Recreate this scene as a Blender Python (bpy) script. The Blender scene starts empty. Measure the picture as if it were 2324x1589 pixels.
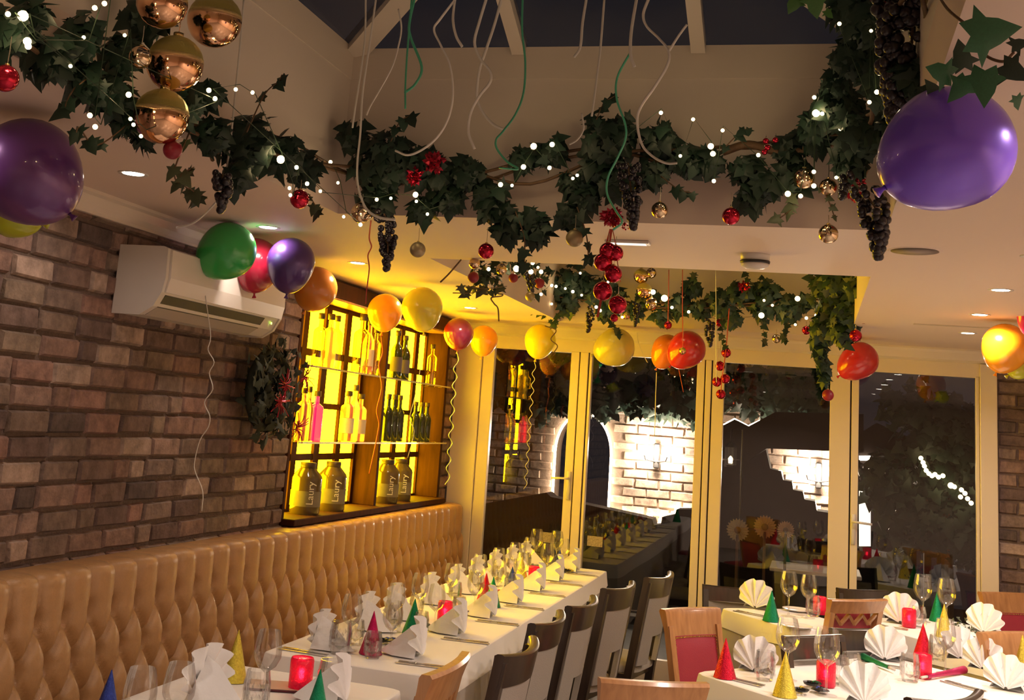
import bpy, math, random
import numpy as np
from mathutils import Vector, Matrix
random.seed(7); RNG = np.random.default_rng(7)
PI = math.pi
# ------------------------------------------------------------------ camera
F = 2767.0; CX, CY = 1028.06, 384.83
Rr = np.array([0.95777, 0.27659, 0.07817]); Rf = np.array([-0.28681, 0.93748, 0.19729])
Rr /= np.linalg.norm(Rr); Rf -= Rr*(Rf@Rr); Rf /= np.linalg.norm(Rf); Ru = np.cross(Rr, Rf)
EYE = np.array([0, 0, 1.72])
cam = bpy.data.cameras.new('camera'); co = bpy.data.objects.new('camera', cam)
bpy.context.scene.collection.objects.link(co)
co.matrix_world = Matrix(((Rr[0], Ru[0], -Rf[0], 0), (Rr[1], Ru[1], -Rf[1], 0), (Rr[2], Ru[2], -Rf[2], 1.72), (0, 0, 0, 1)))
cam.sensor_width = 36; cam.lens = F*36/2324
cam.shift_x = (1162-CX)/2324; cam.shift_y = -(794.5-CY)/2324
cam.clip_start = 0.05; cam.clip_end = 100
SC = bpy.context.scene; SC.camera = co
vs = SC.view_settings; vs.view_transform = 'Standard'; vs.look = 'None'; vs.gamma = 1; vs.use_curve_mapping = False
vs.exposure = 0.0
COL = SC.collection
# ------------------------------------------------------------------ world: night sky
w = bpy.data.worlds.new('night'); SC.world = w; w.use_nodes = True
w.node_tree.nodes['Background'].inputs[0].default_value = (0.85, 0.8, 0.95, 1)
w.node_tree.nodes['Background'].inputs[1].default_value = 0.013
# downlights of the room: (x, y, watts)
CEIL = 2.43
LEFT_LIGHTS = [(-2.2, 3.54), (-2.2, 4.62), (-2.2, 5.69), (-2.2, 6.76), (-2.2, 7.83)]
RIGHT_LIGHTS = [(.74, 4.66), (.76, 5.66), (.8, 6.70), (.86, 7.75)]
HIDDEN_LIGHTS = [(.75, 3.55, 15), (.75, 2.4, 20), (-2.2, 2.4, 3), (.75, .9, 28), (-2.2, .9, 6), (2.4, 2.4, 50), (2.4, 4.6, 28), (2.4, 6.7, 18), (2.4, .6, 60), (-.7, -1.0, 26)]
LAMP_W = {'left': 2.2, 'right': 12.0}
LAMP_COL = (1.0, .81, .68)
def rel(d, v, i): d = np.array(d); return EYE + d*(v/d[i])
def ray(px, py): return Rf + (px-CX)/F*Rr - (py-CY)/F*Ru
def atx(px, py, x): return rel(ray(px, py), x, 0)
def aty(px, py, y): return rel(ray(px, py), y, 1)
def atz(px, py, z): return rel(ray(px, py), z-1.72, 2)
def dep(p): return float((np.array(p)-EYE)@Rf)
def msz(px, p): return px*dep(p)/F           # pixels -> metres at a point

# ------------------------------------------------------------------ materials
MATS = {}
def nodes(m):
    m.use_nodes = True; nt = m.node_tree; return nt, nt.nodes, nt.links, nt.nodes['Principled BSDF']
def pm(name, col, rough=.5, metal=0., trans=0., ior=1.45, emit=None, es=0., var=0., bump=0., bscale=30., coat=0., spec=.5, alpha=1., sss=0., objvar=0.):
    if name in MATS: return MATS[name]
    m = bpy.data.materials.new(name); nt, N, L, b = nodes(m)
    c = (*col, 1)
    b.inputs['Base Color'].default_value = c; b.inputs['Roughness'].default_value = rough
    b.inputs['Metallic'].default_value = metal; b.inputs['Transmission Weight'].default_value = trans
    b.inputs['IOR'].default_value = ior; b.inputs['Coat Weight'].default_value = coat
    b.inputs['Specular IOR Level'].default_value = spec; b.inputs['Alpha'].default_value = alpha
    if sss: b.inputs['Subsurface Weight'].default_value = sss; b.inputs['Subsurface Scale'].default_value = .02
    if emit: b.inputs['Emission Color'].default_value = (*emit, 1); b.inputs['Emission Strength'].default_value = es
    tc = N.new('ShaderNodeTexCoord')
    src = None
    if var:
        n = N.new('ShaderNodeTexNoise'); n.inputs['Scale'].default_value = bscale*.4; n.inputs['Detail'].default_value = 6
        L.new(tc.outputs['Object'], n.inputs['Vector'])
        mx = N.new('ShaderNodeMix'); mx.data_type = 'RGBA'
        mx.inputs[6].default_value = tuple(max(0, x*(1-var)) for x in col)+(1,); mx.inputs[7].default_value = tuple(min(1, x*(1+var)) for x in col)+(1,)
        L.new(n.outputs['Fac'], mx.inputs[0]); src = mx.outputs[2]
    if objvar:
        oi = N.new('ShaderNodeObjectInfo'); hv = N.new('ShaderNodeHueSaturation')
        mr = N.new('ShaderNodeMapRange'); mr.inputs[3].default_value = 1-objvar; mr.inputs[4].default_value = 1+objvar
        L.new(oi.outputs['Random'], mr.inputs[0]); L.new(mr.outputs[0], hv.inputs['Value'])
        if src: L.new(src, hv.inputs['Color'])
        else: hv.inputs['Color'].default_value = c
        src = hv.outputs[0]
    if src: L.new(src, b.inputs['Base Color'])
    if bump:
        n = N.new('ShaderNodeTexNoise'); n.inputs['Scale'].default_value = bscale; n.inputs['Detail'].default_value = 5
        L.new(tc.outputs['Object'], n.inputs['Vector'])
        bp = N.new('ShaderNodeBump'); bp.inputs['Strength'].default_value = bump; bp.inputs['Distance'].default_value = .01
        L.new(n.outputs['Fac'], bp.inputs['Height']); L.new(bp.outputs[0], b.inputs['Normal'])
    MATS[name] = m; return m
def emat(name, col, s, sampling=True):
    if name in MATS: return MATS[name]
    m = bpy.data.materials.new(name); m.use_nodes = True; N = m.node_tree.nodes; N.clear()
    e = N.new('ShaderNodeEmission'); e.inputs[0].default_value = (*col, 1); e.inputs[1].default_value = s
    o = N.new('ShaderNodeOutputMaterial'); m.node_tree.links.new(e.outputs[0], o.inputs[0])
    if not sampling: m.cycles.emission_sampling = 'NONE'
    MATS[name] = m; return m
def pane_mat(name, tint=(1, 1, 1), refl=1.0):
    m = bpy.data.materials.new(name); m.use_nodes = True; N = m.node_tree.nodes; L = m.node_tree.links; N.clear()
    t = N.new('ShaderNodeBsdfTransparent'); t.inputs[0].default_value = (*tint, 1)
    g = N.new('ShaderNodeBsdfGlossy'); g.inputs['Roughness'].default_value = 0.0; g.inputs[0].default_value = (refl, refl, refl, 1)
    fr = N.new('ShaderNodeFresnel'); fr.inputs[0].default_value = 1.56
    mx = N.new('ShaderNodeMixShader'); L.new(fr.outputs[0], mx.inputs[0]); L.new(t.outputs[0], mx.inputs[1]); L.new(g.outputs[0], mx.inputs[2])
    o = N.new('ShaderNodeOutputMaterial'); L.new(mx.outputs[0], o.inputs[0]); MATS[name] = m; return m
def thin_glass(name, tint=(1, 1, 1)):
    m = bpy.data.materials.new(name); m.use_nodes = True; N = m.node_tree.nodes; L = m.node_tree.links; N.clear()
    t = N.new('ShaderNodeBsdfTransparent'); t.inputs[0].default_value = (*tint, 1)
    g = N.new('ShaderNodeBsdfGlossy'); g.inputs['Roughness'].default_value = 0.03
    lw = N.new('ShaderNodeLayerWeight'); lw.inputs[0].default_value = .42
    mt = N.new('ShaderNodeMath'); mt.operation = 'MULTIPLY'; mt.inputs[1].default_value = .55; L.new(lw.outputs['Fresnel'], mt.inputs[0])
    ad = N.new('ShaderNodeMath'); ad.operation = 'ADD'; ad.inputs[1].default_value = .05; L.new(mt.outputs[0], ad.inputs[0]); ad.use_clamp = True
    mx = N.new('ShaderNodeMixShader'); L.new(ad.outputs[0], mx.inputs[0]); L.new(t.outputs[0], mx.inputs[1]); L.new(g.outputs[0], mx.inputs[2])
    o = N.new('ShaderNodeOutputMaterial'); L.new(mx.outputs[0], o.inputs[0]); MATS[name] = m; return m
def brick_mat(name, ramp, rough=.85, bs=60):
    m = bpy.data.materials.new(name); nt, N, L, b = nodes(m)
    oi = N.new('ShaderNodeObjectInfo'); tc = N.new('ShaderNodeTexCoord')
    cr = N.new('ShaderNodeValToRGB'); cr.color_ramp.interpolation = 'CONSTANT'
    while len(cr.color_ramp.elements) < len(ramp): cr.color_ramp.elements.new(1)
    for i, c in enumerate(ramp): e = cr.color_ramp.elements[i]; e.position = i/len(ramp); e.color = (*c, 1)
    L.new(oi.outputs['Random'], cr.inputs[0])
    ma = N.new('ShaderNodeVectorMath'); ma.operation = 'ADD'; L.new(tc.outputs['Object'], ma.inputs[0]); L.new(oi.outputs['Location'], ma.inputs[1])
    n = N.new('ShaderNodeTexNoise'); n.inputs['Scale'].default_value = 14; n.inputs['Detail'].default_value = 8; n.inputs['Roughness'].default_value = .7
    L.new(ma.outputs[0], n.inputs['Vector'])
    r2 = N.new('ShaderNodeValToRGB'); r2.color_ramp.elements[0].position = .35; r2.color_ramp.elements[0].color = (.62, .60, .58, 1); r2.color_ramp.elements[1].position = .7; r2.color_ramp.elements[1].color = (1.45, 1.4, 1.35, 1)
    L.new(n.outputs['Fac'], r2.inputs[0])
    mx = N.new('ShaderNodeMix'); mx.data_type = 'RGBA'; mx.blend_type = 'MULTIPLY'; mx.inputs[0].default_value = 1
    L.new(cr.outputs[0], mx.inputs[6]); L.new(r2.outputs[0], mx.inputs[7]); L.new(mx.outputs[2], b.inputs['Base Color'])
    n2 = N.new('ShaderNodeTexNoise'); n2.inputs['Scale'].default_value = bs; n2.inputs['Detail'].default_value = 6; L.new(ma.outputs[0], n2.inputs['Vector'])
    bp = N.new('ShaderNodeBump'); bp.inputs['Strength'].default_value = .6; bp.inputs['Distance'].default_value = .008; L.new(n2.outputs['Fac'], bp.inputs['Height']); L.new(bp.outputs[0], b.inputs['Normal'])
    b.inputs['Roughness'].default_value = rough; b.inputs['Specular IOR Level'].default_value = .25
    MATS[name] = m; return m
def wood_mat(name, c1, c2, rough=.35, scale=6, axis=(1, 1, .12), coat=.2, spec=.5):
    m = bpy.data.materials.new(name); nt, N, L, b = nodes(m)
    tc = N.new('ShaderNodeTexCoord'); mp = N.new('ShaderNodeMapping'); mp.inputs['Scale'].default_value = axis; L.new(tc.outputs['Object'], mp.inputs[0])
    n = N.new('ShaderNodeTexNoise'); n.inputs['Scale'].default_value = scale*6; n.inputs['Detail'].default_value = 8; n.inputs['Distortion'].default_value = .6; L.new(mp.outputs[0], n.inputs['Vector'])
    cr = N.new('ShaderNodeValToRGB'); cr.color_ramp.elements[0].color = (*c1, 1); cr.color_ramp.elements[1].color = (*c2, 1); cr.color_ramp.elements[0].position = .3; cr.color_ramp.elements[1].position = .7
    L.new(n.outputs['Fac'], cr.inputs[0]); L.new(cr.outputs[0], b.inputs['Base Color'])
    b.inputs['Specular IOR Level'].default_value = spec; b.inputs['Roughness'].default_value = rough; b.inputs['Coat Weight'].default_value = coat; b.inputs['Coat Roughness'].default_value = .15
    MATS[name] = m; return m
M_ceil = pm('ceiling paint', (.68, .55, .47), .62, bump=.05, bscale=60)
M_up = pm('upstand paint', (.66, .58, .50), .5, bump=.05, bscale=60)
M_trim = pm('trim gloss paint', (.66, .58, .49), .3)
M_door = pm('door frame paint', (.70, .60, .46), .3)
M_gap = pm('dark gap strip', (.03, .02, .015), .7)
M_brick = brick_mat('old brick', [(.22, .14, .115), (.18, .13, .105), (.26, .18, .15), (.13, .09, .082), (.20, .15, .115), (.24, .145, .12), (.33, .25, .21), (.19, .14, .12), (.16, .11, .095), (.22, .16, .13), (.25, .15, .125), (.10, .075, .07), (.20, .15, .12), (.23, .155, .13)])
M_mortar = pm('mortar', (.13, .09, .072), .95, var=.3, bump=.8, bscale=80)
M_wbrick = brick_mat('pale painted brick', [(.62, .50, .42), (.52, .42, .36), (.68, .56, .47), (.56, .44, .37)], bs=30)
M_wmortar = pm('pale mortar', (.34, .26, .21), .95, bump=.8, bscale=50)
M_leather = pm('tan leather', (.42, .235, .10), .38, bump=.12, bscale=250, coat=.12, var=.1)
M_oak = wood_mat('oak', (.36, .16, .06), (.50, .25, .10), .3, coat=.5)
M_dark = wood_mat('dark wood', (.022, .014, .011), (.04, .024, .018), .3, coat=.4)
M_cab = wood_mat('cabinet wood', (.030, .008, .003), (.055, .017, .007), .7, coat=.0, spec=.12)
M_white = pm('white plastic', (.62, .58, .53), .35)
M_black = pm('black plastic', (.015, .015, .016), .4)
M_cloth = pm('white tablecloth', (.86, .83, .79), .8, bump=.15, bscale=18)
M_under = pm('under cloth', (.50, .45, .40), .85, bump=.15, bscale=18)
M_nap = pm('white napkin', (.88, .87, .87), .8, bump=.2, bscale=60)
M_cream = pm('cream upholstery', (.30, .27, .235), .7, bump=.2, bscale=200)
M_red = pm('red leather', (.34, .03, .055), .4, bump=.1, bscale=200)
M_steel = pm('steel cutlery', (.62, .58, .52), .25, metal=1)
M_brass = pm('brass nail', (.75, .6, .35), .25, metal=1)
M_floor = pm('stone tile floor', (.22, .19, .16), .35, var=.5, bscale=6)
M_pane = pane_mat('window pane')
M_roofpane = pane_mat('roof pane', (.8, .82, .9))
M_glass = thin_glass('clear glass')
M_ivy = pm('ivy leaf', (.016, .040, .026), .5, var=.35, bscale=60, objvar=.35)
M_ivyb = pm('bright ivy leaf', (.07, .20, .05), .4, var=.3, bscale=60, objvar=.3)
M_ivyv = pm('variegated ivy leaf', (.07, .085, .045), .5, var=.7, bscale=120, objvar=.35)
M_vine = pm('vine stem', (.11, .06, .03), .7, bump=.4, bscale=90)
M_grape = pm('black grape', (.010, .006, .013), .28, coat=.3, objvar=.4)
M_gold = pm('gold glass bauble', (.80, .58, .22), .09, metal=1)
def two_tone():
    nt, N, L, b = nodes(M_gold); tc = N.new('ShaderNodeTexCoord'); sp = N.new('ShaderNodeSeparateXYZ'); L.new(tc.outputs['Object'], sp.inputs[0])
    n = N.new('ShaderNodeTexNoise'); n.inputs['Scale'].default_value = 60; n.inputs['Detail'].default_value = 4; L.new(tc.outputs['Object'], n.inputs['Vector'])
    mr = N.new('ShaderNodeMapRange'); mr.inputs[1].default_value = .0; mr.inputs[2].default_value = .25; L.new(sp.outputs['Z'], mr.inputs[0])
    mx = N.new('ShaderNodeMix'); mx.data_type = 'RGBA'; mx.inputs[6].default_value = (.80, .47, .28, 1); mx.inputs[7].default_value = (.62, .52, .16, 1); L.new(mr.outputs[0], mx.inputs[0]); L.new(mx.outputs[2], b.inputs['Base Color'])
    m2 = N.new('ShaderNodeMapRange'); m2.inputs[3].default_value = .08; m2.inputs[4].default_value = .30; L.new(mr.outputs[0], m2.inputs[0]); L.new(m2.outputs[0], b.inputs['Roughness'])
    bp = N.new('ShaderNodeBump'); bp.inputs['Distance'].default_value = .02; L.new(n.outputs['Fac'], bp.inputs['Height']); L.new(mr.outputs[0], bp.inputs['Strength']); L.new(bp.outputs[0], b.inputs['Normal'])
two_tone()
M_pgold = pm('pale gold bauble', (.72, .55, .36), .1, metal=1)
M_mgold = pm('matte gold bauble', (.36, .28, .16), .45, metal=.6)
M_rb = pm('red bauble', (.52, .02, .05), .12, metal=.85)
M_rm = pm('matte red bauble', (.26, .015, .03), .4)
M_tins = pm('red tinsel', (.35, .01, .03), .3, metal=.5)
M_ribw = pm('white ribbon', (.68, .65, .60), .3)
M_ribg = pm('green ribbon', (.08, .42, .26), .3)
M_ribr = pm('red ribbon', (.5, .06, .04), .4)
M_yel = emat('backlit yellow pane', (1.0, .62, .003), 24)
M_bulb = emat('fairy bulb', (1.0, .74, .36), 9, False)
M_down = emat('downlight lens', (1.0, .88, .72), 30, False)

# ------------------------------------------------------------------ mesh builder
class MB:
    def __init__(s): s.v = []; s.f = []; s.mi = []
    def add(s, vs_, fs, mi=0):
        o = len(s.v); s.v += [tuple(map(float, p)) for p in vs_]; s.f += [tuple(i+o for i in f) for f in fs]; s.mi += [mi]*len(fs)
        return s
    def box(s, a, b, mi=0, M=None):
        x0, y0, z0 = a; x1, y1, z1 = b
        v = [(x0, y0, z0), (x1, y0, z0), (x1, y1, z0), (x0, y1, z0), (x0, y0, z1), (x1, y0, z1), (x1, y1, z1), (x0, y1, z1)]
        if M is not None: v = [tuple(M @ Vector(p)) for p in v]
        return s.add(v, [(0, 3, 2, 1), (4, 5, 6, 7), (0, 1, 5, 4), (1, 2, 6, 5), (2, 3, 7, 6), (3, 0, 4, 7)], mi)
    def bbox(s, a, b, bev=.004, mi=0):           # bevelled box: 3 stacked loops
        x0, y0, z0 = a; x1, y1, z1 = b; e = bev
        v = []; 
        for z, k in ((z0, e), (z0+e, 0), (z1-e, 0), (z1, e)):
            for (cx, sx) in ((x0, 1), (x1, -1)):
                pass
            v += [(x0+k+e*0, y0+e, z), (x0+e, y0+k, z), (x1-e, y0+k, z), (x1-k, y0+e, z), (x1-k, y1-e, z), (x1-e, y1-k, z), (x0+e, y1-k, z), (x0+k, y1-e, z)]
        f = [tuple(range(7, -1, -1)), tuple(range(24, 32))]
        for r in range(3):
            for i in range(8): f.append((r*8+i, r*8+(i+1) % 8, (r+1)*8+(i+1) % 8, (r+1)*8+i))
        return s.add(v, f, mi)
    def lathe(s, prof, n=20, c=(0, 0, 0), mi=0, M=None, caps=True):
        v = []; f = []
        for r, z in prof:
            for i in range(n): a = 2*PI*i/n; v.append((c[0]+r*math.cos(a), c[1]+r*math.sin(a), c[2]+z))
        for k in range(len(prof)-1):
            for i in range(n): f.append((k*n+i, k*n+(i+1) % n, (k+1)*n+(i+1) % n, (k+1)*n+i))
        if caps:
            if prof[0][0] > 1e-5: f.append(tuple(range(n-1, -1, -1)))
            if prof[-1][0] > 1e-5: f.append(tuple((len(prof)-1)*n+i for i in range(n)))
        if M is not None: v = [tuple(M @ Vector(p)) for p in v]
        return s.add(v, f, mi)
    def tube(s, pts, r, n=6, mi=0, flat=1.0):
        P = [np.array(p, float) for p in pts]; m = len(P)
        if not hasattr(r, '__len__'): r = [r]*m
        up = np.array([0.13, .21, 1.]); v = []; prev = None
        for i in range(m):
            t = P[min(i+1, m-1)]-P[max(i-1, 0)]; t /= (np.linalg.norm(t)+1e-9)
            a = prev if prev is not None else np.cross(t, up)
            if prev is None and np.linalg.norm(a) < .1: a = np.cross(t, [1, 0, 0])
            a = a-t*(a@t); a /= (np.linalg.norm(a)+1e-9); b = np.cross(t, a); prev = a
            for k in range(n):
                an = 2*PI*k/n; v.append(P[i]+a*math.cos(an)*r[i]+b*math.sin(an)*r[i]*flat)
        f = [(i*n+k, i*n+(k+1) % n, (i+1)*n+(k+1) % n, (i+1)*n+k) for i in range(m-1) for k in range(n)]
        f += [tuple(range(n-1, -1, -1)), tuple((m-1)*n+k for k in range(n))]
        return s.add(v, f, mi)
    def grid(s, fn, nu, nv, mi=0, closed=False):
        v = [fn(i/(nu-1), j/(nv-1)) for i in range(nu) for j in range(nv)]
        f = [(i*nv+j, (i+1)*nv+j, (i+1)*nv+j+1, i*nv+j+1) for i in range(nu-1) for j in range(nv-1)]
        return s.add(v, f, mi)
    def mesh(s, name, mats, smooth=False):
        me = bpy.data.meshes.new(name); me.from_pydata(s.v, [], s.f)
        if not isinstance(mats, (list, tuple)): mats = [mats]
        for m in mats: me.materials.append(m)
        if len(mats) > 1: me.polygons.foreach_set('material_index', s.mi)
        if smooth: me.polygons.foreach_set('use_smooth', [True]*len(s.f))
        me.update(); return me
    def obj(s, name, mats, parent=None, smooth=False, auto=None, **k):
        me = s.mesh(name, mats, smooth or auto is not None)
        if auto is not None: me.set_sharp_from_angle(angle=math.radians(auto))
        return mk(name, me, parent, **k)
def mk(name, me, parent=None, loc=None, label=None, cat=None, group=None, kind=None, M=None):
    o = bpy.data.objects.new(name, me); COL.objects.link(o)
    if parent is not None: o.parent = parent
    if M is not None: o.matrix_local = M
    elif loc is not None: o.location = tuple(map(float, loc))
    if label: o['label'] = label
    if cat: o['category'] = cat
    if group: o['group'] = group
    if kind: o['kind'] = kind
    return o
def thing(name, label, cat, loc=(0, 0, 0), rz=0, group=None, kind=None):
    o = mk(name, None, None, loc, label, cat, group, kind); o.rotation_euler.z = rz; o.empty_display_size = .05; return o
def dup(src, loc, rz, label=None, group=None):
    KID = {}
    for o in COL.objects:
        if o.parent: KID.setdefault(o.parent.name, []).append(o)
    def rec(o, par):
        c = o.copy(); COL.objects.link(c)
        if par is not None: c.parent = par
        for ch in KID.get(o.name, []): rec(ch, c)
        return c
    r = rec(src, None); r.location = tuple(map(float, loc)); r.rotation_euler = (0, 0, rz)
    if label: r['label'] = label
    if group: r['group'] = group
    return r
def smoothline(pts, k=6):
    P = [np.array(p, float) for p in pts]; P = [2*P[0]-P[1]]+P+[2*P[-1]-P[-2]]; out = []
    for i in range(1, len(P)-2):
        for t in np.linspace(0, 1, k, endpoint=False):
            out.append(.5*((2*P[i])+(-P[i-1]+P[i+1])*t+(2*P[i-1]-5*P[i]+4*P[i+1]-P[i+2])*t*t+(-P[i-1]+3*P[i]-3*P[i+1]+P[i+2])*t**3))
    out.append(P[-2]); return out
def rotm(z, y):                                   # matrix with local Z along z and local Y near y
    z = Vector(z).normalized(); y = Vector(y); y = (y-z*y.dot(z))
    if y.length < 1e-4: y = z.orthogonal()
    y.normalize(); x = y.cross(z)
    return Matrix(((x.x, y.x, z.x, 0), (x.y, y.y, z.y, 0), (x.z, y.z, z.z, 0), (0, 0, 0, 1)))
def sphere_prof(r, n=8): return [(max(1e-5, r*math.sin(PI*i/n)), -r*math.cos(PI*i/n)) for i in range(n+1)]

# ------------------------------------------------------------------ lamps of the room
def spot(x, y, wts, name='downlight_lamp', blend=.6, ang=150):
    l = bpy.data.lights.new(name, 'AREA'); l.shape = 'DISK'; l.size = .07; l.energy = wts; l.color = LAMP_COL; l.spread = math.radians(ang)
    o = bpy.data.objects.new(name, l); COL.objects.link(o); return o
ring = MB().lathe([(.036, .0), (.050, -.003), (.052, .0), (.036, .001)], 20).mesh('trim_ring', M_white, True)
lens = MB().lathe([(.0001, -.0015), (.036, -.0015)], 16, caps=False).mesh('lens', M_down)
def downlight(x, y, wts, label, group=None):
    t = thing('downlight', label, 'downlight', (x, y, CEIL), group=group)
    mk('trim_ring', ring, t); mk('lens', lens, t)
    s = spot(x, y, wts); s.parent = t; s.location = (0, 0, -.006)
ordw = ['first', 'second', 'third', 'fourth', 'fifth', 'sixth', 'seventh', 'eighth', 'ninth']
for i, (x, y) in enumerate(LEFT_LIGHTS):
    downlight(x, y, LAMP_W['left'], 'round ceiling downlight over the banquette, %s from the camera end' % ordw[i])
for i, (x, y) in enumerate(RIGHT_LIGHTS):
    downlight(x, y, LAMP_W['right'], 'bright round downlight in the right hand ceiling row, %s from the camera' % ordw[i])
for i, (x, y, w_) in enumerate(HIDDEN_LIGHTS):
    downlight(x, y, w_, 'round ceiling downlight outside the picture, %s of ten' % (ordw+['tenth'])[i])

# ------------------------------------------------------------------ room shell
XL, YB, XR, YF = -2.6, 9.0, 3.4, -2.6
OX0, OX1 = -1.73, .22                              # lantern openings
NY0, NY1, FY0, FY1 = .9, 4.22, 5.40, 8.52
def struct(name, mb, mat, parent=None, **k):
    return mb.obj(name, mat, parent, kind='structure' if parent is None else None, **k)
m = MB().box((XL-.3, YF-.2, -.1), (XR+.2, YB+.0, 0)); struct('floor', m, M_floor)
m = MB()
CT = CEIL+.16
for a, b in (((XL-.3, YF-.2), (OX0, YB+.2)), ((OX1, YF-.2), (XR+.2, YB+.2)), ((OX0, YF-.2), (OX1, NY0)), ((OX0, NY1), (OX1, FY0)), ((OX0, FY1), (OX1, YB+.2))):
    m.box((a[0], a[1], CEIL), (b[0], b[1], CT))
struct('ceiling', m, M_ceil)
# walls
m = MB().box((XL-.3, YF-.2, 0), (XL-.016, 6.0, CEIL)).box((XL-.3, 8.70, 0), (XL-.016, YB, CEIL)).box((XL-.3, 6.0, 0), (XL-.016, 8.70, 1.06)).box((XL-.3, 6.0, 2.36), (XL-.016, 8.70, CEIL)).box((XL-.3, 6.0, 1.06), (XL-.22, 8.7, 2.36))
wall_left = struct('wall_left', m, M_mortar)
m = MB().box((XR, YF, 0), (XR+.2, YB, CEIL)); struct('wall_right', m, M_ceil)
m = MB().box((XL-.3, YF-.2, 0), (XR+.2, YF, CEIL)); struct('wall_behind_camera', m, M_ceil)
m = MB().box((XL-.3, YB, 2.253), (1.16, YB+.2, CEIL)); struct('wall_back', m, M_door)
m = MB().box((1.178, YB+.012, 0), (XR+.2, YB+.25, CEIL)); pier = struct('wall_pier', m, M_mortar)
# bricks
def brickmesh(L, H, T, seed, mat, axis='y'):
    rs = np.random.default_rng(seed); v = []
    def j(s_): return rs.uniform(-s_, s_)
    fr = [(0+j(.005), 0+j(.004)), (L+j(.005), 0+j(.004)), (L+j(.005), H+j(.004)), (0+j(.005), H+j(.004))]
    e = .008
    for (a, z) in fr: v.append((0, a, z))
    for (a, z), (sa, sz) in zip(fr, ((1, 1), (-1, 1), (-1, -1), (1, -1))): v.append((T+j(.0015), a+e*sa, z+e*sz))
    if axis == 'x': v = [(y, -x, z) for x, y, z in v]
    f = [(4, 5, 6, 7), (0, 1, 5, 4), (1, 2, 6, 5), (2, 3, 7, 6), (3, 0, 4, 7)]
    if axis == 'x': f = f
    return MB().add(v, f).mesh('brick', mat)
BM = [brickmesh(.228, .076, .016, i, M_brick) for i in range(6)]; BH = [brickmesh(.109, .076, .016, 30+i, M_brick) for i in range(3)]
nb = 0; mstuff = MB()
rb = random.Random(3)
for r in range(28):
    z = CEIL-.012-.087*(r+1)
    if z < 0: break
    y = 1.6+(.119 if r % 2 else 0)+rb.uniform(-.03, .03)
    while y < YB:
        half = rb.random() < .14; L = .119 if half else .238
        if y+L > YB: L = YB-y
        seg = (y, y+L-.012); y += L
        if seg[1]-seg[0] < .04: continue
        if seg[1] > 6.0 and seg[0] < 8.70 and z > 1.04 and z < 2.36:
            if seg[0] < 5.94: seg = (seg[0], 5.992)
            elif seg[1] > 8.76: seg = (8.708, seg[1])
            else: continue
        Ls = seg[1]-seg[0]
        vis = z > 1.0 and seg[1] > 3.35 and nb < 300
        me = rb.choice(BH if Ls < .16 else BM); L0 = .109 if Ls < .16 else .228
        if vis:
            o = mk('brick', me, wall_left, (XL-.016+rb.uniform(-.002, .004), seg[0], z)); o.scale.y = Ls/L0; nb += 1
        else:
            mstuff.box((XL-.02, seg[0], z), (XL, seg[1], z+.072))
mstuff.obj('brick_remainder', M_brick, wall_left, kind='stuff')
BX = [brickmesh(.228, .076, .014, 60+i, M_brick, 'x') for i in range(5)]
for r in range(28):
    z = CEIL-.012-.087*(r+1)
    if z < 0: break
    x = 1.185-(.119 if r % 2 else 0)
    while x < 2.3:
        s0 = max(x, 1.18); s1 = x+.226
        if s1-s0 > .03:
            o = mk('brick', rb.choice(BX), pier, (s0, YB+.012, z)); o.scale.x = (s1-s0)/.226
        x += .238
# cornices
def prof_run(name, prof, a, b, horiz, mat):       # prof in (out, z)
    v = []; 
    for t in (a, b):
        for o_, z_ in prof: v.append((XL+o_, t, z_) if horiz == 'y' else (t, YB-o_, z_))
    n = len(prof); f = [(i, (i+1) % n, n+(i+1) % n, n+i) for i in range(n)]+[tuple(range(n)), tuple(range(2*n-1, n-1, -1))]
    return struct(name, MB().add(v, f), mat)
cp = [(0, CEIL), (.055, CEIL), (.055, CEIL-.012), (.04, CEIL-.02), (.03, CEIL-.05), (.018, CEIL-.07), (.018, CEIL-.082), (0, CEIL-.082)]
prof_run('trim_1', cp, 1.0, 6.0, 'y', M_trim)
prof_run('trim_2', [(0, CEIL), (.06, CEIL), (.06, CEIL-.012), (.05, CEIL-.03), (.035, CEIL-.075), (.02, CEIL-.085), (0, CEIL-.09)], XL, 3.3, 'x', M_trim)

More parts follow.
